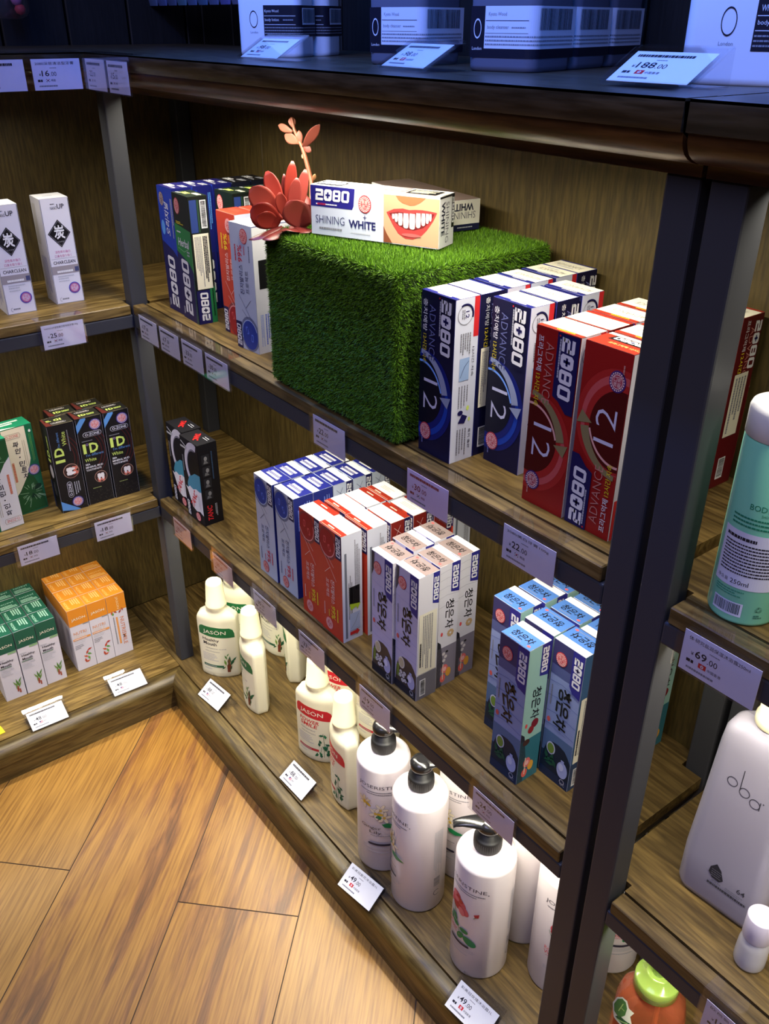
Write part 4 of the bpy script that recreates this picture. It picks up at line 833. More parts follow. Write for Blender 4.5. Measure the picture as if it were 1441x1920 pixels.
# ------------------------------------------------------------------ grass cube
def grass_cube():
    x0, x1, y0, y1, h = .4735, .7575, .003, .250, .2085
    z0 = Z1 + .001
    core = mat((20, 38, 10), .9)
    root = empty('grass_display_cube', ((x0 + x1) / 2, (y0 + y1) / 2, Z1)); tag(root, 'green artificial-grass display cube on the upper shelf carrying the smile carton', 'display cube')
    b = MB(); r = .004; b.box((x0 + r, y0 + r, z0), (x1 - r, y1 - r, Z1 + h - r), core, .006, 3); o = b.build('cube_body', root); o.matrix_parent_inverse = Matrix.Translation(-root.location)
    gm = bpy.data.materials.new('grass_fibre'); gm.use_nodes = True; n, l = nodes(gm); bs = n['Principled BSDF']
    at = n.new('ShaderNodeAttribute'); at.attribute_name = 'tone'; rp = n.new('ShaderNodeValToRGB'); e = rp.color_ramp.elements; e[0].color = rgb((36, 70, 12)); e[1].color = rgb((104, 150, 22)); l.new(at.outputs['Fac'], rp.inputs[0]); l.new(rp.outputs[0], bs.inputs['Base Color']); bs.inputs['Roughness'].default_value = .55; bs.inputs['Specular IOR Level'].default_value = .3
    R = random.Random(11); V = []; Fc = []; T = []
    def blade(p, nrm, lean):
        d = (Vector(nrm) + Vector(lean)).normalized(); L = R.uniform(.0038, .0072); w_ = R.uniform(.0004, .0007)
        s = d.cross(Vector((R.uniform(-1, 1), R.uniform(-1, 1), R.uniform(-1, 1)))); s.normalize(); p = Vector(p); i = len(V)
        V.extend([tuple(p - s * w_), tuple(p + s * w_), tuple(p + d * L)]); Fc.append((i, i + 1, i + 2)); T.append(R.random())
    A = dict(T=((x1 - x0) * (y1 - y0)), F=(x1 - x0) * h, R=(y1 - y0) * h, L=(y1 - y0) * h * .6); dens = 680000
    for k, a in A.items():
        for _ in range(int(a * dens)):
            q = (R.gauss(0, .45), R.gauss(0, .45), R.gauss(0, .45)); u, v = R.random(), R.random(); m_ = .006
            if k == 'T': blade((x0 + m_ + u * (x1 - x0 - 2 * m_), y0 + m_ + v * (y1 - y0 - 2 * m_), Z1 + h - .004), (0, 0, 1), q)
            elif k == 'F': blade((x0 + m_ + u * (x1 - x0 - 2 * m_), y0 + .0045, z0 + .006 + v * (h - .014)), (0, -1, -.25), q)
            elif k == 'R': blade((x1 - .0045, y0 + m_ + u * (y1 - y0 - 2 * m_), z0 + .006 + v * (h - .014)), (1, 0, -.25), q)
            else: blade((x0 + .0045, y0 + m_ + u * (y1 - y0 - 2 * m_), z0 + .006 + v * (h - .014)), (-1, 0, -.25), q)
    c = .0065
    for e0, e1, nr in (((x0 + c, y0 + c, Z1 + h - c), (x1 - c, y0 + c, Z1 + h - c), (0, -1, 1)), ((x1 - c, y0 + c, Z1 + h - c), (x1 - c, y1 - c, Z1 + h - c), (1, 0, 1)), ((x0 + c, y0 + c, Z1 + h - c), (x0 + c, y1 - c, Z1 + h - c), (-1, 0, 1)), ((x1 - c, y0 + c, z0 + .006), (x1 - c, y0 + c, Z1 + h - c), (1, -1, 0)), ((x0 + c, y0 + c, z0 + .006), (x0 + c, y0 + c, Z1 + h - c), (-1, -1, 0))):
        for _ in range(2600):
            t = R.random(); p = [e0[i] + t * (e1[i] - e0[i]) + R.uniform(-.002, .002) for i in range(3)]; blade(p, Vector(nr).normalized(), (R.gauss(0, .5), R.gauss(0, .5), R.gauss(0, .5)))
    me = bpy.data.meshes.new('grass_fibres'); me.from_pydata(V, [], Fc); me.materials.append(gm)
    at_ = me.attributes.new('tone', 'FLOAT', 'FACE'); at_.data.foreach_set('value', T); me.update()
    o = put('grass_fibres', me, root); o.matrix_parent_inverse = Matrix.Translation(-root.location); o['kind'] = 'stuff'
grass_cube()
# ------------------------------------------------------------------ artificial succulent
def succulent():
    bx, by, bz = .5125, .030, ZG - .001
    root = empty('artificial_succulent', (bx, by, bz)); tag(root, 'red artificial succulent with tall stem on the left corner of the grass cube', 'plant')
    def leafmat(c, c2): return mat(c, .45, 0, .4)
    tones = [(132, 42, 30), (150, 60, 46), (120, 32, 22), (132, 52, 44), (94, 32, 28)]
    def leaf(base, d, L, W_, cup, m, name='petal', thick=.0016, tip=.5, up=(0, 0, 1), bend=0.0, par=None):
        """fleshy spoon-shaped leaf: base point, direction, length, width"""
        d = Vector(d).normalized(); U = Vector(up); s = d.cross(U); s = s.normalized() if s.length > 1e-4 else Vector((1, 0, 0)); nrm = s.cross(d).normalized()
        b = MB(); n, k = 10, 8; top = []; bot = []
        for i in range(n + 1):
            t = i / n; wd = W_ * .5 * (math.sin(pi * min(1, .06 + .925 * t ** 1.35)) ** tip); rt, rb = [], []
            for j in range(k + 1):
                x = (j / k * 2 - 1); off = -cup * .45 * (x * x) * wd + bend * t * t * L
                th = thick * (1 - x * x * .85) * (math.sin(pi * (.08 + .9 * t)) ** .5)
                p = Vector(base) + d * (L * t) + s * (x * wd) + nrm * off
                rt.append(tuple(p + nrm * th)); rb.append(tuple(p - nrm * th))
            top.append(rt); bot.append(rb)
        V = [p for r in top for p in r] + [p for r in bot for p in r]; N = (n + 1) * (k + 1); F_ = []
        for i in range(n):
            for j in range(k):
                a = i * (k + 1) + j; F_.append((a, a + 1, a + k + 2, a + k + 1)); F_.append((N + a, N + a + k + 1, N + a + k + 2, N + a + 1))
        for i in range(n):
            a = i * (k + 1); F_.append((a, a + k + 1, N + a + k + 1, N + a)); a += k; F_.append((a, N + a, N + a + k + 1, a + k + 1))
        for j in range(k): F_.append((j, N + j, N + j + 1, j + 1)); a = n * (k + 1) + j; F_.append((a, a + 1, N + a + 1, N + a))
        b.raw(V, F_, m, True); o_ = put(name, weld(b.mesh(name), 1e-6), par or root); o_.matrix_parent_inverse = Matrix() if par else Matrix.Translation(-root.location); return o_
    # camera-ward horizontal is about (.82,-.57); image right is about (.61,.79)
    c_, r_ = Vector((.80, -.60, 0)), Vector((.60, .80, 0)); B = Vector((bx, by, bz))
    def dirv(right, fwd, z): return r_ * right + c_ * fwd + Vector((0, 0, z))
    M5 = [mat(t, .42, 0, .4) for t in tones]
    B = Vector((.490, .032, bz + .004))
    F1, F0 = True, False        # facing the aisle, or lying flat
    spec = [  # base offset (right, aisle, up), reach to the tip (right, aisle, up), width, cup, tone, facing
        ((-.008, .012, .004), (-.034, .012, .020), .034, .35, 2, F1), ((-.010, .004, .014), (-.033, .004, .032), .032, .3, 1, F1), ((-.006, -.002, .018), (-.017, -.006, .046), .021, .4, 0, F1), ((.026, .012, .000), (-.020, .018, .034), .036, .3, 3, F1),
        ((-.006, .010, .000), (-.040, .024, -.012), .020, .5, 4, F0), ((0, .012, -.002), (-.026, .032, -.008), .022, .5, 4, F0), ((.006, .010, 0), (.030, .022, -.002), .026, .4, 4, F0), ((.002, -.006, .010), (.008, -.004, .066), .016, .5, 0, F1), ((.006, .000, .008), (.010, .004, .050), .017, .5, 3, F1),
        ((.012, -.006, .006), (.014, -.006, .060), .015, .5, 3, F1), ((-.002, -.010, .010), (0, -.004, .050), .009, .5, 4, F1), ((.016, .004, .002), (.020, .006, .024), .022, .5, 4, F1), ((-.002, .006, .012), (-.004, .008, .030), .016, .7, 1, F1), ((.010, .016, -.002), (-.006, .030, .004), .026, .4, 4, F0),
        ((-.006, -.010, .004), (-.020, -.026, .026), .028, .4, 2, F0), ((.008, -.010, .004), (.014, -.030, .026), .028, .4, 4, F0), ((-.012, .010, .004), (-.022, .022, .012), .024, .5, 2, F1)]
    for o_, r3, W_, cup, t, face in spec:
        d = dirv(r3[0], r3[1], 0) + Vector((0, 0, r3[2])); leaf(B + dirv(o_[0], o_[1], 0) + Vector((0, 0, o_[2])), d, d.length, W_, cup, M5[t], 'petal', .0013, .55, tuple(-c_) if face else (0, 0, 1))
    ym = mat((214, 150, 50), .5); leaf(B + dirv(-.5, .3, 0) * .02 + Vector((0, 0, .014)), dirv(-.9, .0, .5), .022, .012, .3, ym, 'yellow_petal')['label'] = 'yellow inner petal'
    sm = mat((140, 80, 56), .5)
    st = [Vector((.500, .052, bz)), Vector((.476, .080, 1.118)), Vector((.462, .09, 1.139)), Vector((.457, .09, 1.151)), Vector((.450, .09, 1.167)), Vector((.443, .09, 1.180)), Vector((.432, .09, 1.192)), Vector((.425, .09, 1.200)), Vector((.4205, .09, 1.2135))]
    st[0].z = bz - .0005
    b = MB(); b.tube(st, [.0030, .0030, .0030, .0030, .0029, .0027, .0025, .0023, .0016], sm, 10); o = b.build('flower_stem', root); o.matrix_parent_inverse = Matrix.Translation(-root.location); o['label'] = 'pale flower stem with small leaves'
    lm = mat((136, 74, 54), .5); lm2 = mat((112, 52, 40), .5)
    def sl(p, q, W_, m): leaf(p, Vector(q) - Vector(p), (Vector(q) - Vector(p)).length, W_, .4, m, 'stem_leaf', .0014, .7, tuple(-c_), 0.0, o)
    Y = .09
    sl((.445, Y, 1.180), (.486, Y, 1.211), .013, lm2); sl((.435, Y, 1.185), (.400, Y, 1.191), .014, lm); sl((.420, Y, 1.197), (.385, Y, 1.202), .010, lm); sl((.4235, Y, 1.202), (.418, Y, 1.2145), .010, lm)
    sl((.440, Y, 1.184), (.436, Y, 1.200), .008, lm); sl((.446, Y, 1.182), (.458, Y + .004, 1.176), .009, lm2); sl((.450, Y, 1.167), (.441, Y, 1.1705), .006, mat((170, 130, 90), .5)); sl((.466, Y, 1.141), (.472, Y, 1.150), .005, mat((170, 120, 80), .5))
succulent()
# ------------------------------------------------------------------ mouthwash bottles
PLW = mat((226, 222, 196), .32, 0, .5); CAPW = mat((236, 228, 192), .38, 0, .5)
def lens(a, bb, cc, z, n=48, blend=0.0, r=.02):
    """flat-sided lens outline, blended towards a circle of radius r"""
    out = []
    for i in range(n):
        q = i / n * 4
        if q < 1: x, y = -a + 2 * a * q, None
        if q < 1.5: t = q / 1.5; x = -a + 2 * a * t; y = -(cc + (bb - cc) * (1 - (x / a) ** 2))
        elif q < 2: t = (q - 1.5) / .5; x = a; y = -cc + 2 * cc * t
        elif q < 3.5: t = (q - 2) / 1.5; x = a - 2 * a * t; y = cc + (bb - cc) * (1 - (x / a) ** 2)
        else: t = (q - 3.5) / .5; x = -a; y = cc - 2 * cc * t
        ang = math.atan2(y, x); out.append((x * (1 - blend) + r * cos(ang) * blend, y * (1 - blend) + r * sin(ang) * blend, z))
    return out
MW = {}
def mouthwash(red):
    if red in MW: return MW[red]
    a, bb, cc = .0425, .0245, .0105
    b = MB(); k = lambda s, z, bl=0, r=.02: lens(a * s, bb * s, cc * s, z, 48, bl, r)
    b.rings([k(.90, 0), k(.96, .002), k(.99, .006), k(1, .012), k(1, .060), k(1, .146), k(.985, .152), k(.93, .158), k(.78, .165, .25, .024), k(.6, .171, .7, .021), k(.5, .1745, 1, .0215), k(.5, .1785, 1, .0215)], PLW)
    body = b.mesh('bottle_body')
    c = MB(); c.lathe([(.0215, .178), (.0222, .1795), (.0222, .183), (.0208, .185), (.0175, .232), (.0165, .236), (.0145, .238)], CAPW, 36)
    cap = c.mesh('cap')
    lb = MB(); W_ = a - .004
    fn = lambda u, v, o: (u - W_, -(cc + (bb - cc) * (1 - ((u - W_) / a) ** 2)) - .0002 - o, .012 + v)
    I = Ink(lb, fn, W_ * 2000, 128, 1, False, 3.0); w = I.w
    band = ink(196, 34, 46) if red else ink(30, 104, 58); pap = ink(228, 224, 200); tx = RED if red else TXTK
    I.poly([(0, 0), (w, 0), (w, 104), (w - 3, 114), (w - 9, 119), (w * .5, 123), (9, 124), (3, 121), (0, 114)], pap); I.up()
    I.poly([(0, 100), (w, 94), (w, 104), (w - 3, 114), (w - 9, 119), (w * .5, 123), (9, 124), (3, 121), (0, 114)], band); I.up()
    I.text('JASÖN', w * .46, 109, 50, 14, ink(228, 226, 206), -2, .004); I.up(-1)
    if red: I.text('POWER', w * .40, 88, 44, 9, tx, -2, .016, .15); I.text('SMILE', w * .38, 78, 38, 9, tx, -2, .016, .15); y = 66
    else: I.text('Healthy', w * .34, 88, 38, 9.5, tx, -2, .014); I.text('Mouth', w * .31, 78.5, 31, 8.5, tx, -2, .014); y = 66
    I.text('PEPPERMINT' if red else 'CINNAMON CLOVE', w * .36 if red else w * .46, y, 34 if red else 46, 3, GREY, -2); I.text('MOUTHWASH', w * .36, y - 8, 32, 3, GREY, -2)
    I.lines(4, y - 34, 40, y - 13, 5, LGREY, False, .4); I.rect(4, 16, 50, 22, ink(190, 50, 56) if red else ink(50, 100, 70)); I.up(); I.lines(7, 17.5, 36, 20.5, 1, LGREY); I.lines(5, 8, 28, 11, 1, LGREY); I.up()
    R = random.Random(7)
    if red:
        for i in range(26):
            x = R.uniform(44, 74); yy = R.uniform(4, 60); 
            if abs(x - 60) > 16 - yy * .2: continue
            t = R.uniform(0, 180); I.poly([I.xf(p, q, x, yy, t) for p, q in ((-5.5, 0), (-1, 2.8), (5.5, 0), (-1, -2.8))], ink(26, 90, 62) if i % 3 else ink(40, 120, 80))
        I.line([(60, 4), (61, 40), (59, 64)], .8, ink(30, 90, 60)); I.line([(52, 4), (56, 30)], .7, ink(30, 90, 60)); I.line([(68, 4), (66, 34)], .7, ink(30, 90, 60))
    else:
        for x, yy, t, L, m in ((62, 34, 80, 26, ink(40, 90, 60)), (68, 30, 62, 24, ink(30, 84, 56)), (72, 36, 52, 16, ink(40, 100, 64)), (56, 44, 112, 14, ink(80, 130, 60)), (54, 30, 100, 18, ink(110, 150, 60)), (50, 16, 40, 12, ink(46, 96, 60)), (64, 14, 70, 16, ink(34, 90, 58)), (60, 50, 60, 10, ink(90, 140, 70))):
            I.poly([I.xf(p, q, x, yy, t) for p, q in ((-L / 2, 0), (0, L * .14), (L / 2, 0), (0, -L * .14))], m)
        I.poly([(57, 4), (63, 4), (65, 22), (61, 30), (57, 22)], ink(120, 56, 36)); I.poly([(59, 26), (64, 27), (63, 40), (60, 38)], ink(140, 74, 48))
    MW[red] = (body, cap, lb.mesh('label')); return MW[red]
def place_mw(red, x, y, rz, label):
    body, cap, lb = mouthwash(red); o = put('mouthwash_bottle', body, None, (x, y, Z3), radians(rz)); tag(o, label, 'mouthwash bottle', 'red label mouthwash bottles' if red else 'green label mouthwash bottles')
    put('cap', cap, o); put('front_label', lb, o)
place_mw(False, .085, .058, 45, 'cream mouthwash bottle with green label at the far left of the base shelf')
place_mw(False, .218, .066, -13, 'cream mouthwash bottle with green label turned away, beside its price stand')
place_mw(False, .028, .131, 42, 'green label mouthwash bottle half hidden behind the far left one')
place_mw(False, .095, .195, 17, 'green label mouthwash bottle deepest against the back panel')
place_mw(False, .185, .187, -40, 'green label mouthwash bottle turned sideways in the back row')
place_mw(True, .421, .090, 27, 'cream mouthwash bottle with red label facing out, mint leaves on it')
place_mw(True, .536, .070, -16, 'cream mouthwash bottle with red label seen from its narrow side')
place_mw(True, .363, .180, 28, 'red label mouthwash bottle behind, its lettering peeping past a price tag')
place_mw(True, .452, .208, 28, 'red label mouthwash bottle at the back, left of the lily print bottles')
# ------------------------------------------------------------------ white pump bottles
PUMPW = mat((214, 206, 208), .30, 0, .4); PUMPB = mat((20, 20, 22), .22, 0, .6); PUMPC = mat((26, 26, 28), .5)
PB = {}
def pump_meshes(rose):
    if rose in PB: return PB[rose]
    r = .0435; b = MB(); b.lathe([(r - .004, 0), (r - .0012, .0015), (r, .005), (r, .120), (r, .226), (r - .0015, .2305), (r - .006, .2345), (.030, .239), (.019, .2425), (.0175, .246), (.0175, .249)], PUMPW, 64)
    c = MB(); c.lathe([(.0195, .2435), (.0200, .245), (.0200, .262), (.0185, .2645), (.0150, .266), (.0140, .274), (.0085, .275)], PUMPC, 32)
    n_ = 40
    for i in range(n_): 
        t = 2 * pi * i / n_; c.box((.0196 * cos(t) - .0005, .0196 * sin(t) - .0005, .247), (.0196 * cos(t) + .0005, .0196 * sin(t) + .0005, .260), PUMPC)
    h = MB(); h.lathe([(.0075, .270), (.0155, .277), (.0175, .281), (.0175, .288), (.0150, .293), (.008, .2945)], PUMPB, 28)
    # nozzle: a flattened spout running to -x
    rs = []
    for t, w_, z0, z1 in ((0, .0165, .279, .2945), (.25, .0150, .282, .2950), (.5, .0120, .2845, .2945), (.75, .0095, .2855, .2925), (.92, .0080, .2840, .2895), (1, .0075, .2815, .2870)):
        x = -.050 * t; rs.append([(x, w_ * cos(a_) * .9, (z0 + z1) / 2 + (z1 - z0) / 2 * sin(a_)) for a_ in [2 * pi * i / 16 for i in range(16)]])
    h.rings(rs, PUMPB)
    lb = MB(); R = r + .00015; W_ = 118.0
    fn = lambda u, v, o: ((R + o) * sin((u - W_ / 2000) / r), -(R + o) * cos((u - W_ / 2000) / r), v + .02)
    I = Ink(lb, fn, W_, 205, 1, False, 2.0); m = W_ / 2; gr = ink(90, 88, 96); g2 = ink(20, 128, 72)
    I.text('JOSERISTINE', m, 175, 76, 9, ink(70, 68, 78), 0, -.004); I.ell(m + 40.5, 171.5, 1.1, 1.1, gr, 10); I.lines(m - 34, 164, m + 36, 167, 1, GREY, False, .6, .8, 0); I.lines(m - 22, 159.5, m + 24, 162.5, 1, GREY, False, .6, .8, 0)
    if rose:
        rr = [ink(206, 84, 96), ink(180, 40, 52), ink(214, 110, 118)]
        for x, y, L, t, k in ((m - 12, 140, 22, 30, 0), (m - 2, 132, 24, -30, 0), (m - 18, 128, 18, 70, 0), (m + 6, 122, 20, -50, 0), (m - 8, 122, 20, 10, 1), (m - 14, 142, 14, 60, 2), (m - 4, 138, 16, -20, 1), (m - 9, 134, 12, 40, 2), (m + 2, 118, 16, -70, 2)):
            I.poly([I.xf(L / 2 * cos(radians(q)), L * .36 * sin(radians(q)), x, y, t) for q in range(0, 360, 24)], rr[k]); I.up(.4)
        I.poly([(m + 22, 126), (m + 30, 130), (m + 29, 122), (m + 24, 120)], rr[1]); I.line([(m + 22, 118), (m + 26, 122)], 1, g2); I.line([(m - 14, 118), (m - 6, 92), (m + 4, 60)], 1.0, g2)
        for x in (-26, -20, -12): I.line([(m + x, 122), (m + x * .6 - 2, 98)], .7, ink(50, 110, 70))
        I.poly([(m - 24, 120), (m - 22, 126), (m - 20, 120), (m - 22, 116)], rr[1])
        for x, y, L, t in ((-10, 96, 13, -60), (-18, 88, 11, 100), (-8, 84, 14, -10), (8, 80, 15, -5), (2, 66, 17, 60), (18, 62, 24, -35), (-16, 98, 8, -50)): I.poly([I.xf(L / 2 * cos(radians(q)), L * .3 * sin(radians(q)), m + x, y, t) for q in range(0, 360, 24)], g2)
        I.text('Rose', m - 22, 82, 15, 7, rr[0]); I.text('Water', m - 17, 73, 26, 7.5, rr[0]); I.lines(m - 26, 65, m + 2, 68, 1, ink(190, 120, 140), False, .5, .8, 0)
    else:
        yl = ink(222, 186, 50); of = ink(236, 226, 200); ol = ink(150, 150, 160)
        for x, y, n_ in ((-26, 138, 6), (2, 128, 6), (8, 112, 5), (-6, 120, 5)):
            for q in range(n_):
                t = 360 / n_ * q + x; px, py = m + x + 6 * cos(radians(t)), y + 7 * sin(radians(t)); P_ = [I.xf(7 * cos(radians(s)), 3 * sin(radians(s)), px, py, t) for s in range(0, 361, 24)]
                I.poly(P_[:-1], of if q % 2 else yl if x < 0 and q % 3 == 0 else of); I.up(.4); I.line(P_, .45, ol)
            I.ell(m + x, y, 2.4, 3, yl, 12)
        for t in range(20, 160, 20): I.line([(m - 26, 136), (m - 26 + 15 * cos(radians(t)), 136 + 18 * sin(radians(t)))], .6, yl)
        I.poly([(m + 4, 98), (m + 12, 100), (m + 34, 92), (m + 18, 88), (m + 8, 91)], g2); I.poly([(m - 2, 118), (m + 4, 114), (m + 2, 108), (m - 6, 112)], g2)
        I.text('Ginger', m - 14, 86, 34, 8.5, ink(70, 68, 70)); I.text('Lily', m - 6, 76, 20, 8.5, ink(70, 68, 70)); I.lines(m - 14, 68, m + 18, 71, 1, GREY, False, .5, .8, 0)
    I.poly([(m - 16 + 2.4 * cos(radians(t)), 49 + 2.4 * sin(radians(t))) for t in range(90, 271, 30)] + [(m + 16 + 2.4 * cos(radians(t)), 49 + 2.4 * sin(radians(t))) for t in range(-90, 91, 30)], ink(46, 42, 60)); I.lines(m - 28, 36, m + 28, 44, 3, LGREY, False, .4, .8, .1); I.lines(m - 20, 28, m + 20, 32, 1, LGREY, False, .5)
    fn2 = lambda u, v, o: ((R + o) * sin(1.75 + u / r), -(R + o) * cos(1.75 + u / r), v + .02)
    sb = MB(); J = Ink(sb, fn2, 26, 200, 1, False, 2.0); J.lines(4, 60, 22, 160, 8, LGREY, True, .5, 1, .3); J.barcode(6, 36, 18, 56, GREY, None, True); J.arc(12, 20, 5, 6.4, 40, 320, GREY, 12)
    PB[rose] = (b.mesh('bottle_body'), c.mesh('collar'), h.mesh('pump_head'), lb.mesh('printed_label'), sb.mesh('side_print')); return PB[rose]
def place_pump(rose, x, y, rz, pz, label):
    me = pump_meshes(rose); o = put('pump_bottle', me[0], None, (x, y, Z3), radians(rz)); tag(o, label, 'pump bottle', 'white bottles with rose print' if rose else 'white bottles with lily print')
    k = put('collar', me[1], o); p = put('pump_head', me[2], k, (0, 0, 0), radians(pz)); put('printed_label', me[3], o); put('side_print', me[4], o)
    p['label'] = 'glossy black pump head'
place_pump(False, .680, .047, 44, 175, 'white pump bottle with yellow lily print facing out, left of the pump bottles')
place_pump(False, .776, .045, -24, -100, 'white pump bottle with lily print turned left, second of the pump bottles')
place_pump(False, .775, .143, 5, 180, 'white pump bottle with lily print standing behind the second one')
place_pump(True, .919, .048, 0, 52, 'white pump bottle with red rose print foremost beside the price stand')
place_pump(True, .919, .141, -36, 190, 'white pump bottle with rose print directly behind the foremost one')
place_pump(True, 1.010, .124, 46, 180, 'white pump bottle with rose print cut off by the steel post')
place_pump(True, 1.034, .213, 60, 180, 'white bottle low behind the double post, only its foot showing')
# ------------------------------------------------------------------ bottles of the right bay
def rr(a, b_, r, z, n=8, cx=0, cy=0):
    """rounded rectangle outline, half sizes a, b_"""
    out = []
    for k, (sx, sy) in enumerate(((1, 1), (-1, 1), (-1, -1), (1, -1))):
        for i in range(n + 1):
            t = radians(90 * k + 90 * i / n); out.append((cx + sx * (a - r) + r * cos(t), cy + sy * (b_ - r) + r * sin(t), z))
    return out
def plastic(name, col, rough, trans=0.0, sss=0.0):
    m = bpy.data.materials.new(name); m.use_nodes = True; b = m.node_tree.nodes['Principled BSDF']
    b.inputs['Base Color'].default_value = rgb(col); b.inputs['Roughness'].default_value = rough; b.inputs['Transmission Weight'].default_value = trans
    if sss: b.inputs['Subsurface Weight'].default_value = sss; b.inputs['Subsurface Radius'].default_value = (.01, .01, .012)
    return m
def green_bottle():
    r = .0285; o = MB(); o.lathe([(r - .003, 0), (r - .0008, .0015), (r, .004), (r, .100), (r, .163), (r - .0008, .165)], plastic('green_gel', (128, 206, 172), .25, .0, .15), 48)
    root = put('shower_gel_bottle', o.mesh('bottle_body'), None, (1.191, .047, ZR1), 0); tag(root, 'clear green bottle with pale label and white lid on the right bay shelf', 'bottle')
    c = MB(); c.lathe([(r - .001, .165), (r + .0003, .166), (r + .0003, .187), (r - .001, .1905), (r - .005, .192), (.012, .192), (.011, .190), (.001, .190)], plastic('frost_lid', (226, 226, 222), .35, .1), 48); c.build('lid', root)
    lb = MB(); R = r + .0002; fn = lambda u, v, q: ((R + q) * sin((u - .035) / r), -(R + q) * cos((u - .035) / r), v)
    I = Ink(lb, fn, 70, 160, 1, False, 2.0); tg = ink(30, 120, 90); lab = ink(206, 208, 226)
    I.text('BODY LAB', 42, 112, 30, 5, tg); I.text('SHOWER', 42, 106, 10, 2.4, tg); I.lines(14, 92, 62, 103, 3, tg, False, .4)
    I.poly([(8, 36), (66, 36), (66, 88), (8, 88)], lab); I.up(); I.lines(12, 80, 40, 84, 1, TXTK, False, .7); I.lines(12, 48, 64, 78, 10, TXTK, False, .45, .8, .2); I.text('净含量', 17, 41.5, 11, 3.6, GREY); I.text('250ml', 32, 41.5, 15, 4.2, TXTK); I.up(-1)
    I.lines(12, 27, 40, 34, 3, ink(60, 140, 110), False, .4); I.barcode(14, 11, 38, 21, ink(40, 60, 60), lab); I.text('♻', 52, 18, 6, 6, ink(30, 80, 66)); I.lines(49, 9, 56, 13, 2, ink(60, 110, 96))
    fr = lb.build('printed_label', root); root.rotation_euler[2] = radians(20)
green_bottle()
def tall_white():
    W_ = plastic('milky_plastic', (168, 164, 178), .28, 0, .25)
    b = MB(); q = []
    for z, a, d, r in ((0, .042, .020, .012), (.002, .0455, .0225, .014), (.010, .0485, .0245, .016), (.06, .0485, .0245, .016), (.15, .0435, .0235, .016), (.215, .0405, .0225, .016), (.232, .0388, .0218, .016), (.2385, .0360, .0205, .016), (.2430, .0300, .0190, .0155), (.2455, .0220, .0175, .015), (.2475, .0170, .0165, .0155), (.255, .0155, .0155, .0154)): q.append(rr(a, d, r, z))
    b.rings(q, W_); root = put('lotion_bottle', b.mesh('bottle_body'), None, (1.222, .104, ZR2), radians(4)); tag(root, 'tall milky white tapered bottle on the lower shelf of the right bay', 'bottle')
    c = MB(); c.lathe([(.017, .252), (.0175, .254), (.0175, .262), (.0155, .264), (.0148, .300), (.013, .302)], CAPW, 32); c.build('cap', root)
    lb = MB(); fn = lambda u, v, o: (u - .05, -(.0245 if v < .06 else .0245 - (v - .06) / .155 * .002) - .0002 - o, v); I = Ink(lb, fn, 100, 235, 1); k = ink(66, 66, 74)
    for u, v in ((36, 180), (50, 175), (62, 169)): I.arc(u, v, 4.8, 5.6, 0, 360, k, 24, 1.05)
    I.rect(44.4, 175, 45.3, 201, k); I.rect(66.8, 164, 67.7, 175, k); I.ell(70, 175, .8, .8, k, 8)
    lb.build('brand_print', root); lb = MB(); I.mb = lb
    I.poly([(44, 66), (50, 60), (54, 48), (50, 43), (42, 44), (37, 50), (38, 58)], ink(50, 50, 58)); I.up(); I.lines(40, 46, 52, 58, 4, GREY, False, .25); I.up(-1); I.text('64', 74, 49, 9, 7, k, 0, .006); I.lines(58, 38, 80, 43, 2, GREY, False, .4); I.lines(38, 33, 82, 37, 1, k, False, .8, .8, 0); I.lines(42, 39, 58, 42, 1, GREY)
    lb.build('emblem_print', root)
tall_white()
def small_sample():
    b = MB(); b.lathe([(.0125, 0), (.0145, .001), (.0155, .004), (.0155, .014), (.0150, .030), (.0138, .037), (.0125, .0405), (.0120, .043)], plastic('milky_small', (206, 204, 210), .25, .15, .2), 40)
    o = put('sample_bottle', b.mesh('bottle_body'), None, (1.283, .0575, ZR2)); tag(o, 'tiny white round bottle with lilac-white lid in front of the tall one', 'bottle')
    c = MB(); c.lathe([(.0138, .0415), (.0142, .0425), (.0142, .0700), (.0136, .0712), (.001, .0712)], mat((222, 214, 232), .4), 40); c.build('lid', o)
small_sample()
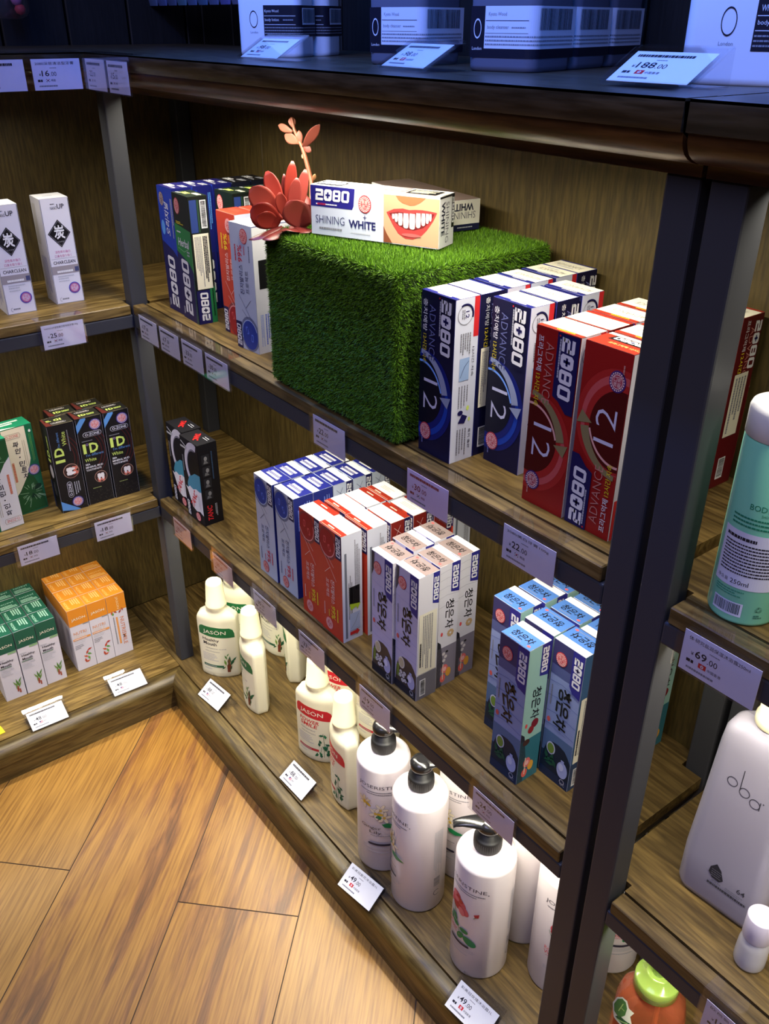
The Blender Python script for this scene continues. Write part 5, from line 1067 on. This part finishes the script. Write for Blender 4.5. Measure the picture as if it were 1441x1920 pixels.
def orange_pump():
    og = plastic('orange_liquid', (206, 112, 74), .12, .75); rad = .043
    b = MB(); q = []
    for z, a, d, r in ((0, .038, .022, .018), (.003, .0425, .026, .020), (.012, .0435, .027, .021), (.12, .0435, .027, .021), (.178, .0425, .0265, .021), (.200, .038, .0245, .020), (.212, .029, .0215, .020), (.217, .021, .0195, .0185), (.220, .0195, .0195, .0190)): q.append(rr(a, d, r, z))
    b.rings(q, og); o = put('hand_soap_bottle', b.mesh('bottle_body'), None, (1.184, .083, Z3), radians(30)); tag(o, 'orange liquid soap pump bottle with lime green cap at the bottom right', 'bottle')
    gm = plastic('lime_cap', (168, 206, 96), .15, .6); c = MB(); c.lathe([(.0255, .2170), (.0270, .2180), (.0270, .2350), (.0255, .2370), (.0150, .2385), (.0150, .2440), (.0125, .2450)], gm, 40); kc = c.build('collar', o)
    h = MB(); h.lathe([(.0075, .2430), (.0080, .2620), (.0125, .2650), (.0130, .2740), (.0105, .2770), (.001, .2775)], gm, 24); h.tube([(0, 0, .2710), (-.018, 0, .2725), (-.030, 0, .2710), (-.034, 0, .2675)], [.0070, .0062, .0052, .0044], gm, 12); p = h.build('pump_head', kc); p.rotation_euler[2] = radians(-160)
    t = MB(); t.tube([(.006, 0, .218), (.010, .004, .10), (.004, .006, .01)], .0028, mat((240, 200, 160), .4), 8); t.build('dip_tube', o)
    s = MB(); I = Ink(s, lambda u, v, q_: (-.046 + u * .6, -.0300 - q_ - .006 * math.sin(u * 50), .168 + v), 50, 60, 1, False, 3.0)
    wl = ink(214, 224, 206); I.poly([(6, 20), (2, 34), (8, 50), (18, 57), (28, 54), (34, 42), (46, 34), (40, 26), (46, 12), (36, 2), (20, 6), (10, 10)], wl); I.up(); I.poly([(8, 22), (5, 34), (10, 48), (18, 54), (26, 51), (31, 40), (30, 26), (20, 16)], ink(60, 120, 60)); I.poly([(12, 14), (36, 4), (44, 12), (20, 21)], ink(20, 80, 50)); I.up(); I.line([(16, 28), (22, 46)], 1.6, ink(170, 210, 120)); I.line([(19, 37), (27, 34)], 1.2, ink(170, 210, 120)); I.lines(16, 10, 38, 14, 1, ink(150, 196, 120))
    s.build('leaf_sticker', o)['label'] = 'green leaf-shaped sticker'
orange_pump()
# ------------------------------------------------------------------ lotion bottles on the top board
LOT = mat((214, 214, 222), .4, 0, .3); CLN = mat((92, 92, 106), .36, 0, .3)
def top_bottle(lotion, a, d, h, x, y, rz, label, wm=False):
    b = MB(); m = LOT if lotion else CLN; r = .011
    b.rings([rr(a * .96, d * .95, r, 0), rr(a * .99, d * .99, r, .0015), rr(a, d, r, .005), rr(a, d, r, h - .012), rr(a * .97, d * .96, r, h - .003), rr(a * .9, d * .88, r, h), rr(.016, .016, .0158, h + .003), rr(.015, .015, .0149, h + .010)], m)
    o = put('lotion_bottle' if lotion else 'cleanser_bottle', b.mesh('bottle_body'), None, (x, y, ZT), radians(rz)); tag(o, label, 'bottle', 'white lotion bottles on the top board' if lotion else 'grey cleanser bottles on the top board')
    c = MB(); c.lathe([(.0165, h + .004), (.017, h + .006), (.017, h + .022), (.012, h + .024), (.006, h + .026), (.006, h + .040)], PUMPB, 28); c.box((-.030, -.009, h + .038), (.011, .009, h + .048), PUMPB, .003, 2); c.build('pump_head', o)
    lb = MB(); W_ = 2 * a * 1000; k = ink(24, 22, 34); wl = ink(206, 206, 214)
    # the label wraps from the front round the +x corner: arc length u
    f0 = a - r; q = pi * r / 2
    def fn(u, v, off):
        u = u - a
        if u <= f0: return (u, -d - off - .0001, v)
        if u <= f0 + q: t = (u - f0) / r; return (f0 + (r + off + .0001) * sin(t), -(d - r) - (r + off + .0001) * cos(t), v)
        return (a + off + .0001, -(d - r) + (u - f0 - q), v)
    I = Ink(lb, fn, W_ + d * 2000 - 4, 160, 1, False, 2.0); w = I.w; sd = W_ + 3
    if lotion:
        s_ = 1.0; gb = MB(); G = Ink(gb, fn, w, 160, 1, False, 2.0); G.arc(W_ * .28, 44, 5.2, 5.9, 0, 360, k, 28, 1.7); G.text('London', W_ * .28, 29, 11, 2.6, GREY); gb.build('logo_print', o); x0 = W_ * .44
        I.rect(x0, 24, w, 60, k); I.up(); I.text('White Moss Woods' if wm else 'Kyoto Wood', x0 + (19 if wm else 12), 53, 32 if wm else 20, 4.2, wl); I.rect(x0 + 1, 47.6, W_ - 6, 48.2, wl); I.text('body lotion', x0 + 12, 43, 20, 4.2, wl); I.lines(x0 + 28, 42, x0 + 44, 44.5, 1, GREY); I.rect(x0 + 1, 37.6, W_ - 6, 38.2, wl); I.lines(x0 + 1, 26, w - 2, 36, 3, GREY, False, .4, .8, 0); I.barcode(sd + 2, 40, w - 4, 56, k, wl)
    else:
        I.rect(4, 12, 20, 56, k); I.rect(20, 12, w, 20, k); I.rect(20, 20, w, 56, wl); I.up(); I.arc(12, 37, 3.6, 4.3, 0, 360, wl, 26, 2.0); I.text('London', 12, 20, 11, 2.8, wl); I.text('Kyoto Wood', 34, 49, 20, 4, GREY); I.rect(21, 43.6, W_ - 8, 44.2, ink(90, 90, 110)); I.text('body cleanser', 35, 38, 24, 4, GREY); I.lines(50, 37, 66, 39, 1, GREY); I.rect(21, 33, W_ - 8, 33.4, GREY); I.lines(21, 22, w - 4, 32, 3, GREY, False, .4, .8, 0); I.barcode(sd, 36, w - 8, 54, k)
        sb = MB(); K = Ink(sb, fn, w, 160, 1, False, 2.0); K.rect(sd + 6, 74, sd + 17, 120, wl); K.up(); K.barcode(sd + 8, 82, sd + 15, 112, k, None, True); sb.build('barcode_sticker', o)
    lb.build('printed_label', o)
top_bottle(True, .046, .025, .19, .341, .121, 33, 'white lotion bottle with black label, leftmost on the top board')
top_bottle(True, .046, .025, .19, .324, .176, 33, 'white lotion bottle showing its barcode side, second from the left on top')
top_bottle(False, .038, .039, .20, .627, .129, 15, 'grey cleanser bottle left, behind the middle price stand on the top board')
top_bottle(False, .038, .039, .20, .793, .129, 15, 'grey cleanser bottle in the centre of the top board, foremost of its file')
top_bottle(False, .038, .039, .20, .772, .2085, 15, 'grey cleanser bottle just behind the centre one')
top_bottle(False, .038, .039, .20, .751, .288, 15, 'grey cleanser bottle deepest in the file of three')
top_bottle(True, .060, .028, .20, 1.060, .134, 22, 'large white lotion bottle at the right edge of the top board', True)
# ------------------------------------------------------------------ things above the left corner
def pouch():
    b = MB(); clr = clear('film', (.86, .84, .9), 1.4, .25, .22); q = []
    for z, a, d in ((0, .018, .006), (.004, .028, .011), (.012, .033, .014), (.05, .034, .016), (.10, .033, .010), (.115, .033, .001)): q.append(rr(a, d, min(d, .008) * .98, z, 6))
    b.rings(q, clr); o = put('hanging_pouch', b.mesh('pouch_film'), None, (-.300, -.030, 1.326), radians(96)); tag(o, 'clear plastic pouch with pink contents hanging in the dark upper left corner', 'pouch')
    c = MB(); R = random.Random(3)
    for i in range(9):
        x, z = R.uniform(-.022, .022), R.uniform(.012, .085); m = mat(R.choice(((206, 70, 80), (196, 120, 170), (150, 140, 190), (200, 196, 214))), .6); c.lathe([(.001, z - .009), (.007, z - .006), (.0095, z), (.007, z + .006), (.001, z + .009)], m, 14, (x, R.uniform(-.003, .003)))
    c.build('puffs', o); h = MB(); h.tube([(0, 0, .112), (0, 0, .135), (0, .032, .137), (0, .058, .137)], .0016, STEEL, 8); h.build('hook', o)
pouch()
def sachets():
    R = random.Random(8)
    for i in range(9):
        b = MB(); x = -.345 + i * .0415; m = mat((70 + R.randrange(30), 84 + R.randrange(30), 120 + R.randrange(30)), .3); b.rings([rr(.016, .0015, .0014, 0, 3), rr(.018, .004, .003, .012, 3), rr(.018, .005, .004, .05, 3), rr(.018, .001, .0009, .075, 3)], m); b.box((-.002, -.001, .074), (.002, D + .10 - .262 + .0005, .078), STEEL)
        o = put('hanging_sachet', b.mesh('hanging_sachet'), None, (x, .262, 1.349), 0); tag(o, 'small blue-grey sachet in a row hung on the dark planks at the very top', 'sachet', 'sachets hung on the dark planks')
sachets()
# ------------------------------------------------------------------ price tags
CARDP = ink(214, 210, 226); CARDS = ink(232, 232, 230)
def card_ink(I, price, title=None, flag=None, origin=None, red=False, sx=1.0):
    k = TXTK if not red else ink(150, 60, 50); W, H = I.w, I.h
    if title: I.text(title, W * .47, H - 6.0, W * .80, 4.2, k)
    else: I.lines(5, H - 8.2, W - 12, H - 4.4, 1, k, False, .9, .9, .2)
    a, b_ = price.split('.')
    I.text('¥', 10.5, H - 20.5, 2.8, 3.6, k); I.text(a, 13 + len(a) * 2.9, H - 19, len(a) * 5.6, 7.8, k, 0, .012); I.text('.' + b_, 19 + len(a) * 5.6, H - 20, 9.5, 6, k)
    I.lines(26, H - 12.6, 40, H - 11.4, 1, GREY, False, .8, .6)
    I.lines(6, 11, 13, 14.5, 1, k, False, .9, 1.2, 0)
    if flag == 'kr':
        I.rect(18, 11, 24, 15, WH); I.up(); I.ell(21, 13, 1.3, 1.3, ink(190, 40, 60), 12, 0, 180); I.ell(21, 13, 1.3, 1.3, ink(40, 50, 130), 12, 180, 360)
        for x, y, t in ((18.9, 14.4, 50), (23.1, 14.4, -50), (18.9, 11.6, -50), (23.1, 11.6, 50)): I.poly([I.xf(p, q, x, y, t) for p, q in ((-.9, -.35), (.9, -.35), (.9, .35), (-.9, .35))], TXTK)
        I.up(-1); I.text('韩国', 29, 13, 6.5, 3.2, k)
    elif flag == 'hk': I.rect(18, 10.5, 25.5, 15.5, ink(206, 40, 44)); I.up(); I.text('✿', 21.7, 13, 3.4, 3.4, WH); I.up(-1); I.text('中国香港', 33.5, 12.5, 13, 3.2, k)
    elif flag == 'us':
        I.rect(18, 10.5, 25, 15.5, WH); I.up()
        for i in range(4): I.rect(18, 10.5 + i * 1.4, 25, 11.2 + i * 1.4, ink(200, 50, 60))
        I.up(); I.rect(18, 13, 21, 15.5, ink(50, 56, 120)); I.up(-2); I.text('美国', 29, 13, 6, 3, k)
    I.lines(7, 4, 34, 7, 1, GREY, False, .7, .7, 0)
def hang_tag(x, y, z, rz, price, label, title=None, flag='kr', red=False, tilt=0, drop=0.0, paper=None, faded=False):
    root = empty('price_tag', (x, y, z), radians(rz)); tag(root, label, 'price tag', 'price tags hanging from shelf edges')
    b = MB(); b.box((-.041, -.0015, .0003), (.041, .020, .0015), ACRYLIC); b.box((-.041, -.0030, -.050), (.041, -.0015, .0015), ACRYLIC); b.box((-.041, -.0066, -.050), (.041, -.0054, -.006), ACRYLIC); b.box((-.041, -.0054, -.0512), (.041, -.0030, -.050), ACRYLIC); b.build('acrylic_holder', root)
    c = MB(); w, h = .0725, .0415; cx = .002; c.box((cx - w / 2, -.0046, -.0495), (cx + w / 2, -.0042, -.0495 + h), paper or CARDP)
    I = Ink(c, lambda u, v, o: (cx - w / 2 + u, -.0046 - o * .5, -.0495 + v), w * 1000, h * 1000); card_ink(I, price, title, flag, None, red); k = c.build('price_card', root)
    if tilt: k.rotation_euler[1] = radians(tilt)
    return root
def stand_tag(x, y, z, rz, price, label, title=None, flag='us', paper=None, t=33):
    root = empty('price_stand', (x, y, z), radians(rz)); tag(root, label, 'price stand', 'tilted price stands')
    ct, st = cos(radians(t)), sin(radians(t)); L = .054
    def pt(u, s, n): return (u, -.024 + s * ct - n * st, .0016 + s * st + n * ct)     # along the tilted plate
    def plate(b, u0, u1, s0, s1, n0, n1, m):
        V = [pt(u, s, n) for n in (n0, n1) for s in (s0, s1) for u in (u0, u1)]; b.raw(V, [(0, 2, 3, 1), (4, 5, 7, 6), (0, 1, 5, 4), (2, 6, 7, 3), (0, 4, 6, 2), (1, 3, 7, 5)], m)
    b = MB(); plate(b, -.041, .041, 0, L, 0, .0012, ACRYLIC); plate(b, -.041, .041, 0, .046, .0026, .0038, ACRYLIC); plate(b, -.041, .041, -.0012, 0, 0, .0038, ACRYLIC)
    tp = pt(0, L, 0); b.box((-.041, tp[1] - .0004, .0002), (.041, tp[1] + .0010, tp[2]), ACRYLIC); b.box((-.041, tp[1] - .024, .0002), (.041, tp[1], .0014), ACRYLIC); b.build('acrylic_holder', root)
    c = MB(); w, h = .0725, .0415; plate(c, -w / 2, w / 2, .001, .001 + h, .0016, .0020, paper or CARDS)
    I = Ink(c, lambda u, v, o: pt(u - w / 2, v + .001, .0020 + o * .5), w * 1000, h * 1000); card_ink(I, price, title, flag); c.build('price_card', root)
    return root
# left bay
hang_tag(.0006, -.132, Z1, 90, '25.00', 'price tag reading 25.00 on the left bay upper shelf', 'NANO-UP活性炭口腔祛味牙膏100g')
hang_tag(.0006, -.249, Z2, 90, '18.00', 'left price tag reading 18.00, under the green cartons')
hang_tag(.0006, -.1035, Z2, 90, '18.00', 'right price tag reading 18.00, under the black mud cartons')
stand_tag(.004, -.302, Z3, 89, '48.00', 'white price stand reading 48.00 before the green cartons', None, 'us', None, 24)
stand_tag(.004, -.130, Z3, 88, '48.00', 'white price stand reading 48.00 before the orange cartons', None, 'us', None, 24)
b = MB(); b.box((-.012, -.018, 0), (.012, .018, .0012), mat((226, 204, 40), .5)); tag(put('yellow_card', b.mesh('yellow_card'), None, (-.018, -.402, Z3 + .0002), radians(6)), 'sliver of a yellow card on the base board at the left photo edge', 'card')
hang_tag(OV + .0008, -.167, ZT, 90, '16.00', 'purple-lit price tag at the left photo edge on the left top board', None, 'kr')
hang_tag(OV + .0012, -.0835, ZT, 90, '16.00', 'price tag reading 16.00 on the left top board', '2080深层清洁型牙膏', 'kr')
# middle bay
FY = -.0008
hang_tag(.089, -OV - .0008, ZT, 0, '22.00', 'squeezed-looking price tag on the top board just right of the inner corner')
hang_tag(.1725, -OV - .0012, ZT, 0, '15.00', 'price tag on the top board, second from the inner corner', None)
hang_tag(.071, FY, Z1, 0, '17.00', 'leftmost price tag reading 17.00 on the upper shelf edge by the corner post')
hang_tag(.1545, FY - .0002, Z1, 0, '17.00', 'second price tag reading 17.00 on the upper shelf edge')
hang_tag(.238, FY, Z1, 0, '33.00', 'price tag reading 33.00 on the upper shelf edge under the red carton')
hang_tag(.3215, FY - .0002, Z1, 0, '30.00', 'price tag reading 30.00 in black under the silver-white carton')
hang_tag(.627, FY, Z1, 0, '22.00', 'price tag reading 22.00 below the grass cube', None)
hang_tag(.826, FY, Z1, 0, '30.00', 'price tag reading 30.00 in red print under the blue swoosh cartons', None, 'kr', True, 0, 0, ink(222, 200, 222))
hang_tag(.986, FY, Z1, 0, '22.00', 'price tag reading 22.00 under the red swoosh cartons', '2080美白牙膏100g')
fad = ink(222, 190, 186)
hang_tag(.106, FY, Z2, 0, '29.00', 'pink-toned price tag below the black tear-open cartons', None, 'kr', True, 0, 0, fad)
hang_tag(.268, FY, Z2, 0, '29.00', 'pink-toned price tag above the far left mouthwash', None, 'kr', True, 0, 0, fad)
hang_tag(.416, FY, Z2, 0, '30.00', 'price tag below the silver-blue cartons')
hang_tag(.559, FY, Z2, 0, '33.00', 'price tag reading 33.00 below the red capsule cartons')
hang_tag(.724, FY, Z2, 0, '19.00', 'price tag reading 19.00 below the lavender cartons')
hang_tag(.970, FY, Z2, 0, '24.00', 'price tag reading 24.00 below the blue tea cartons')
stand_tag(.159, .004, Z3, 7, '88.00', 'price stand reading 88.00 before the green label mouthwash')
stand_tag(.466, .016, Z3, 2, '88.00', 'price stand reading 88.00 before the red label mouthwash')
stand_tag(.722, -.026, Z3, 9, '49.00', 'price stand reading 49.00 before the lily print bottles', '彩美冠姜花沐浴露1L', 'hk')
stand_tag(.985, -.020, Z3, 6, '49.00', 'price stand reading 49.00 before the rose print bottle', '彩美冠玫瑰沐浴露1L', 'hk')
# right bay
hang_tag(1.2085, FY, ZR1, 0, '69.00', 'price tag reading 69.00 under the green bottle', '体·研究盐润保湿沐浴露250ml', 'hk')
hang_tag(1.314, FY, ZR2, 0, '128.00', 'price tag reading 128.00 at the bottom right photo corner', '欧芭氨基酸沐浴露', None)
# top board
stand_tag(.460, .044, ZT, 6, '98.00', 'left price stand on the top board, before the white lotion bottles', None, 'us', None, 28)
stand_tag(.742, .044, ZT, -4, '98.00', 'middle price stand on the top board, before the grey cleanser', None, 'hk', None, 28)
stand_tag(1.034, .044, ZT, 2, '188.00', 'price stand reading 188.00 on the top board near the joint', None, 'hk', None, 28)
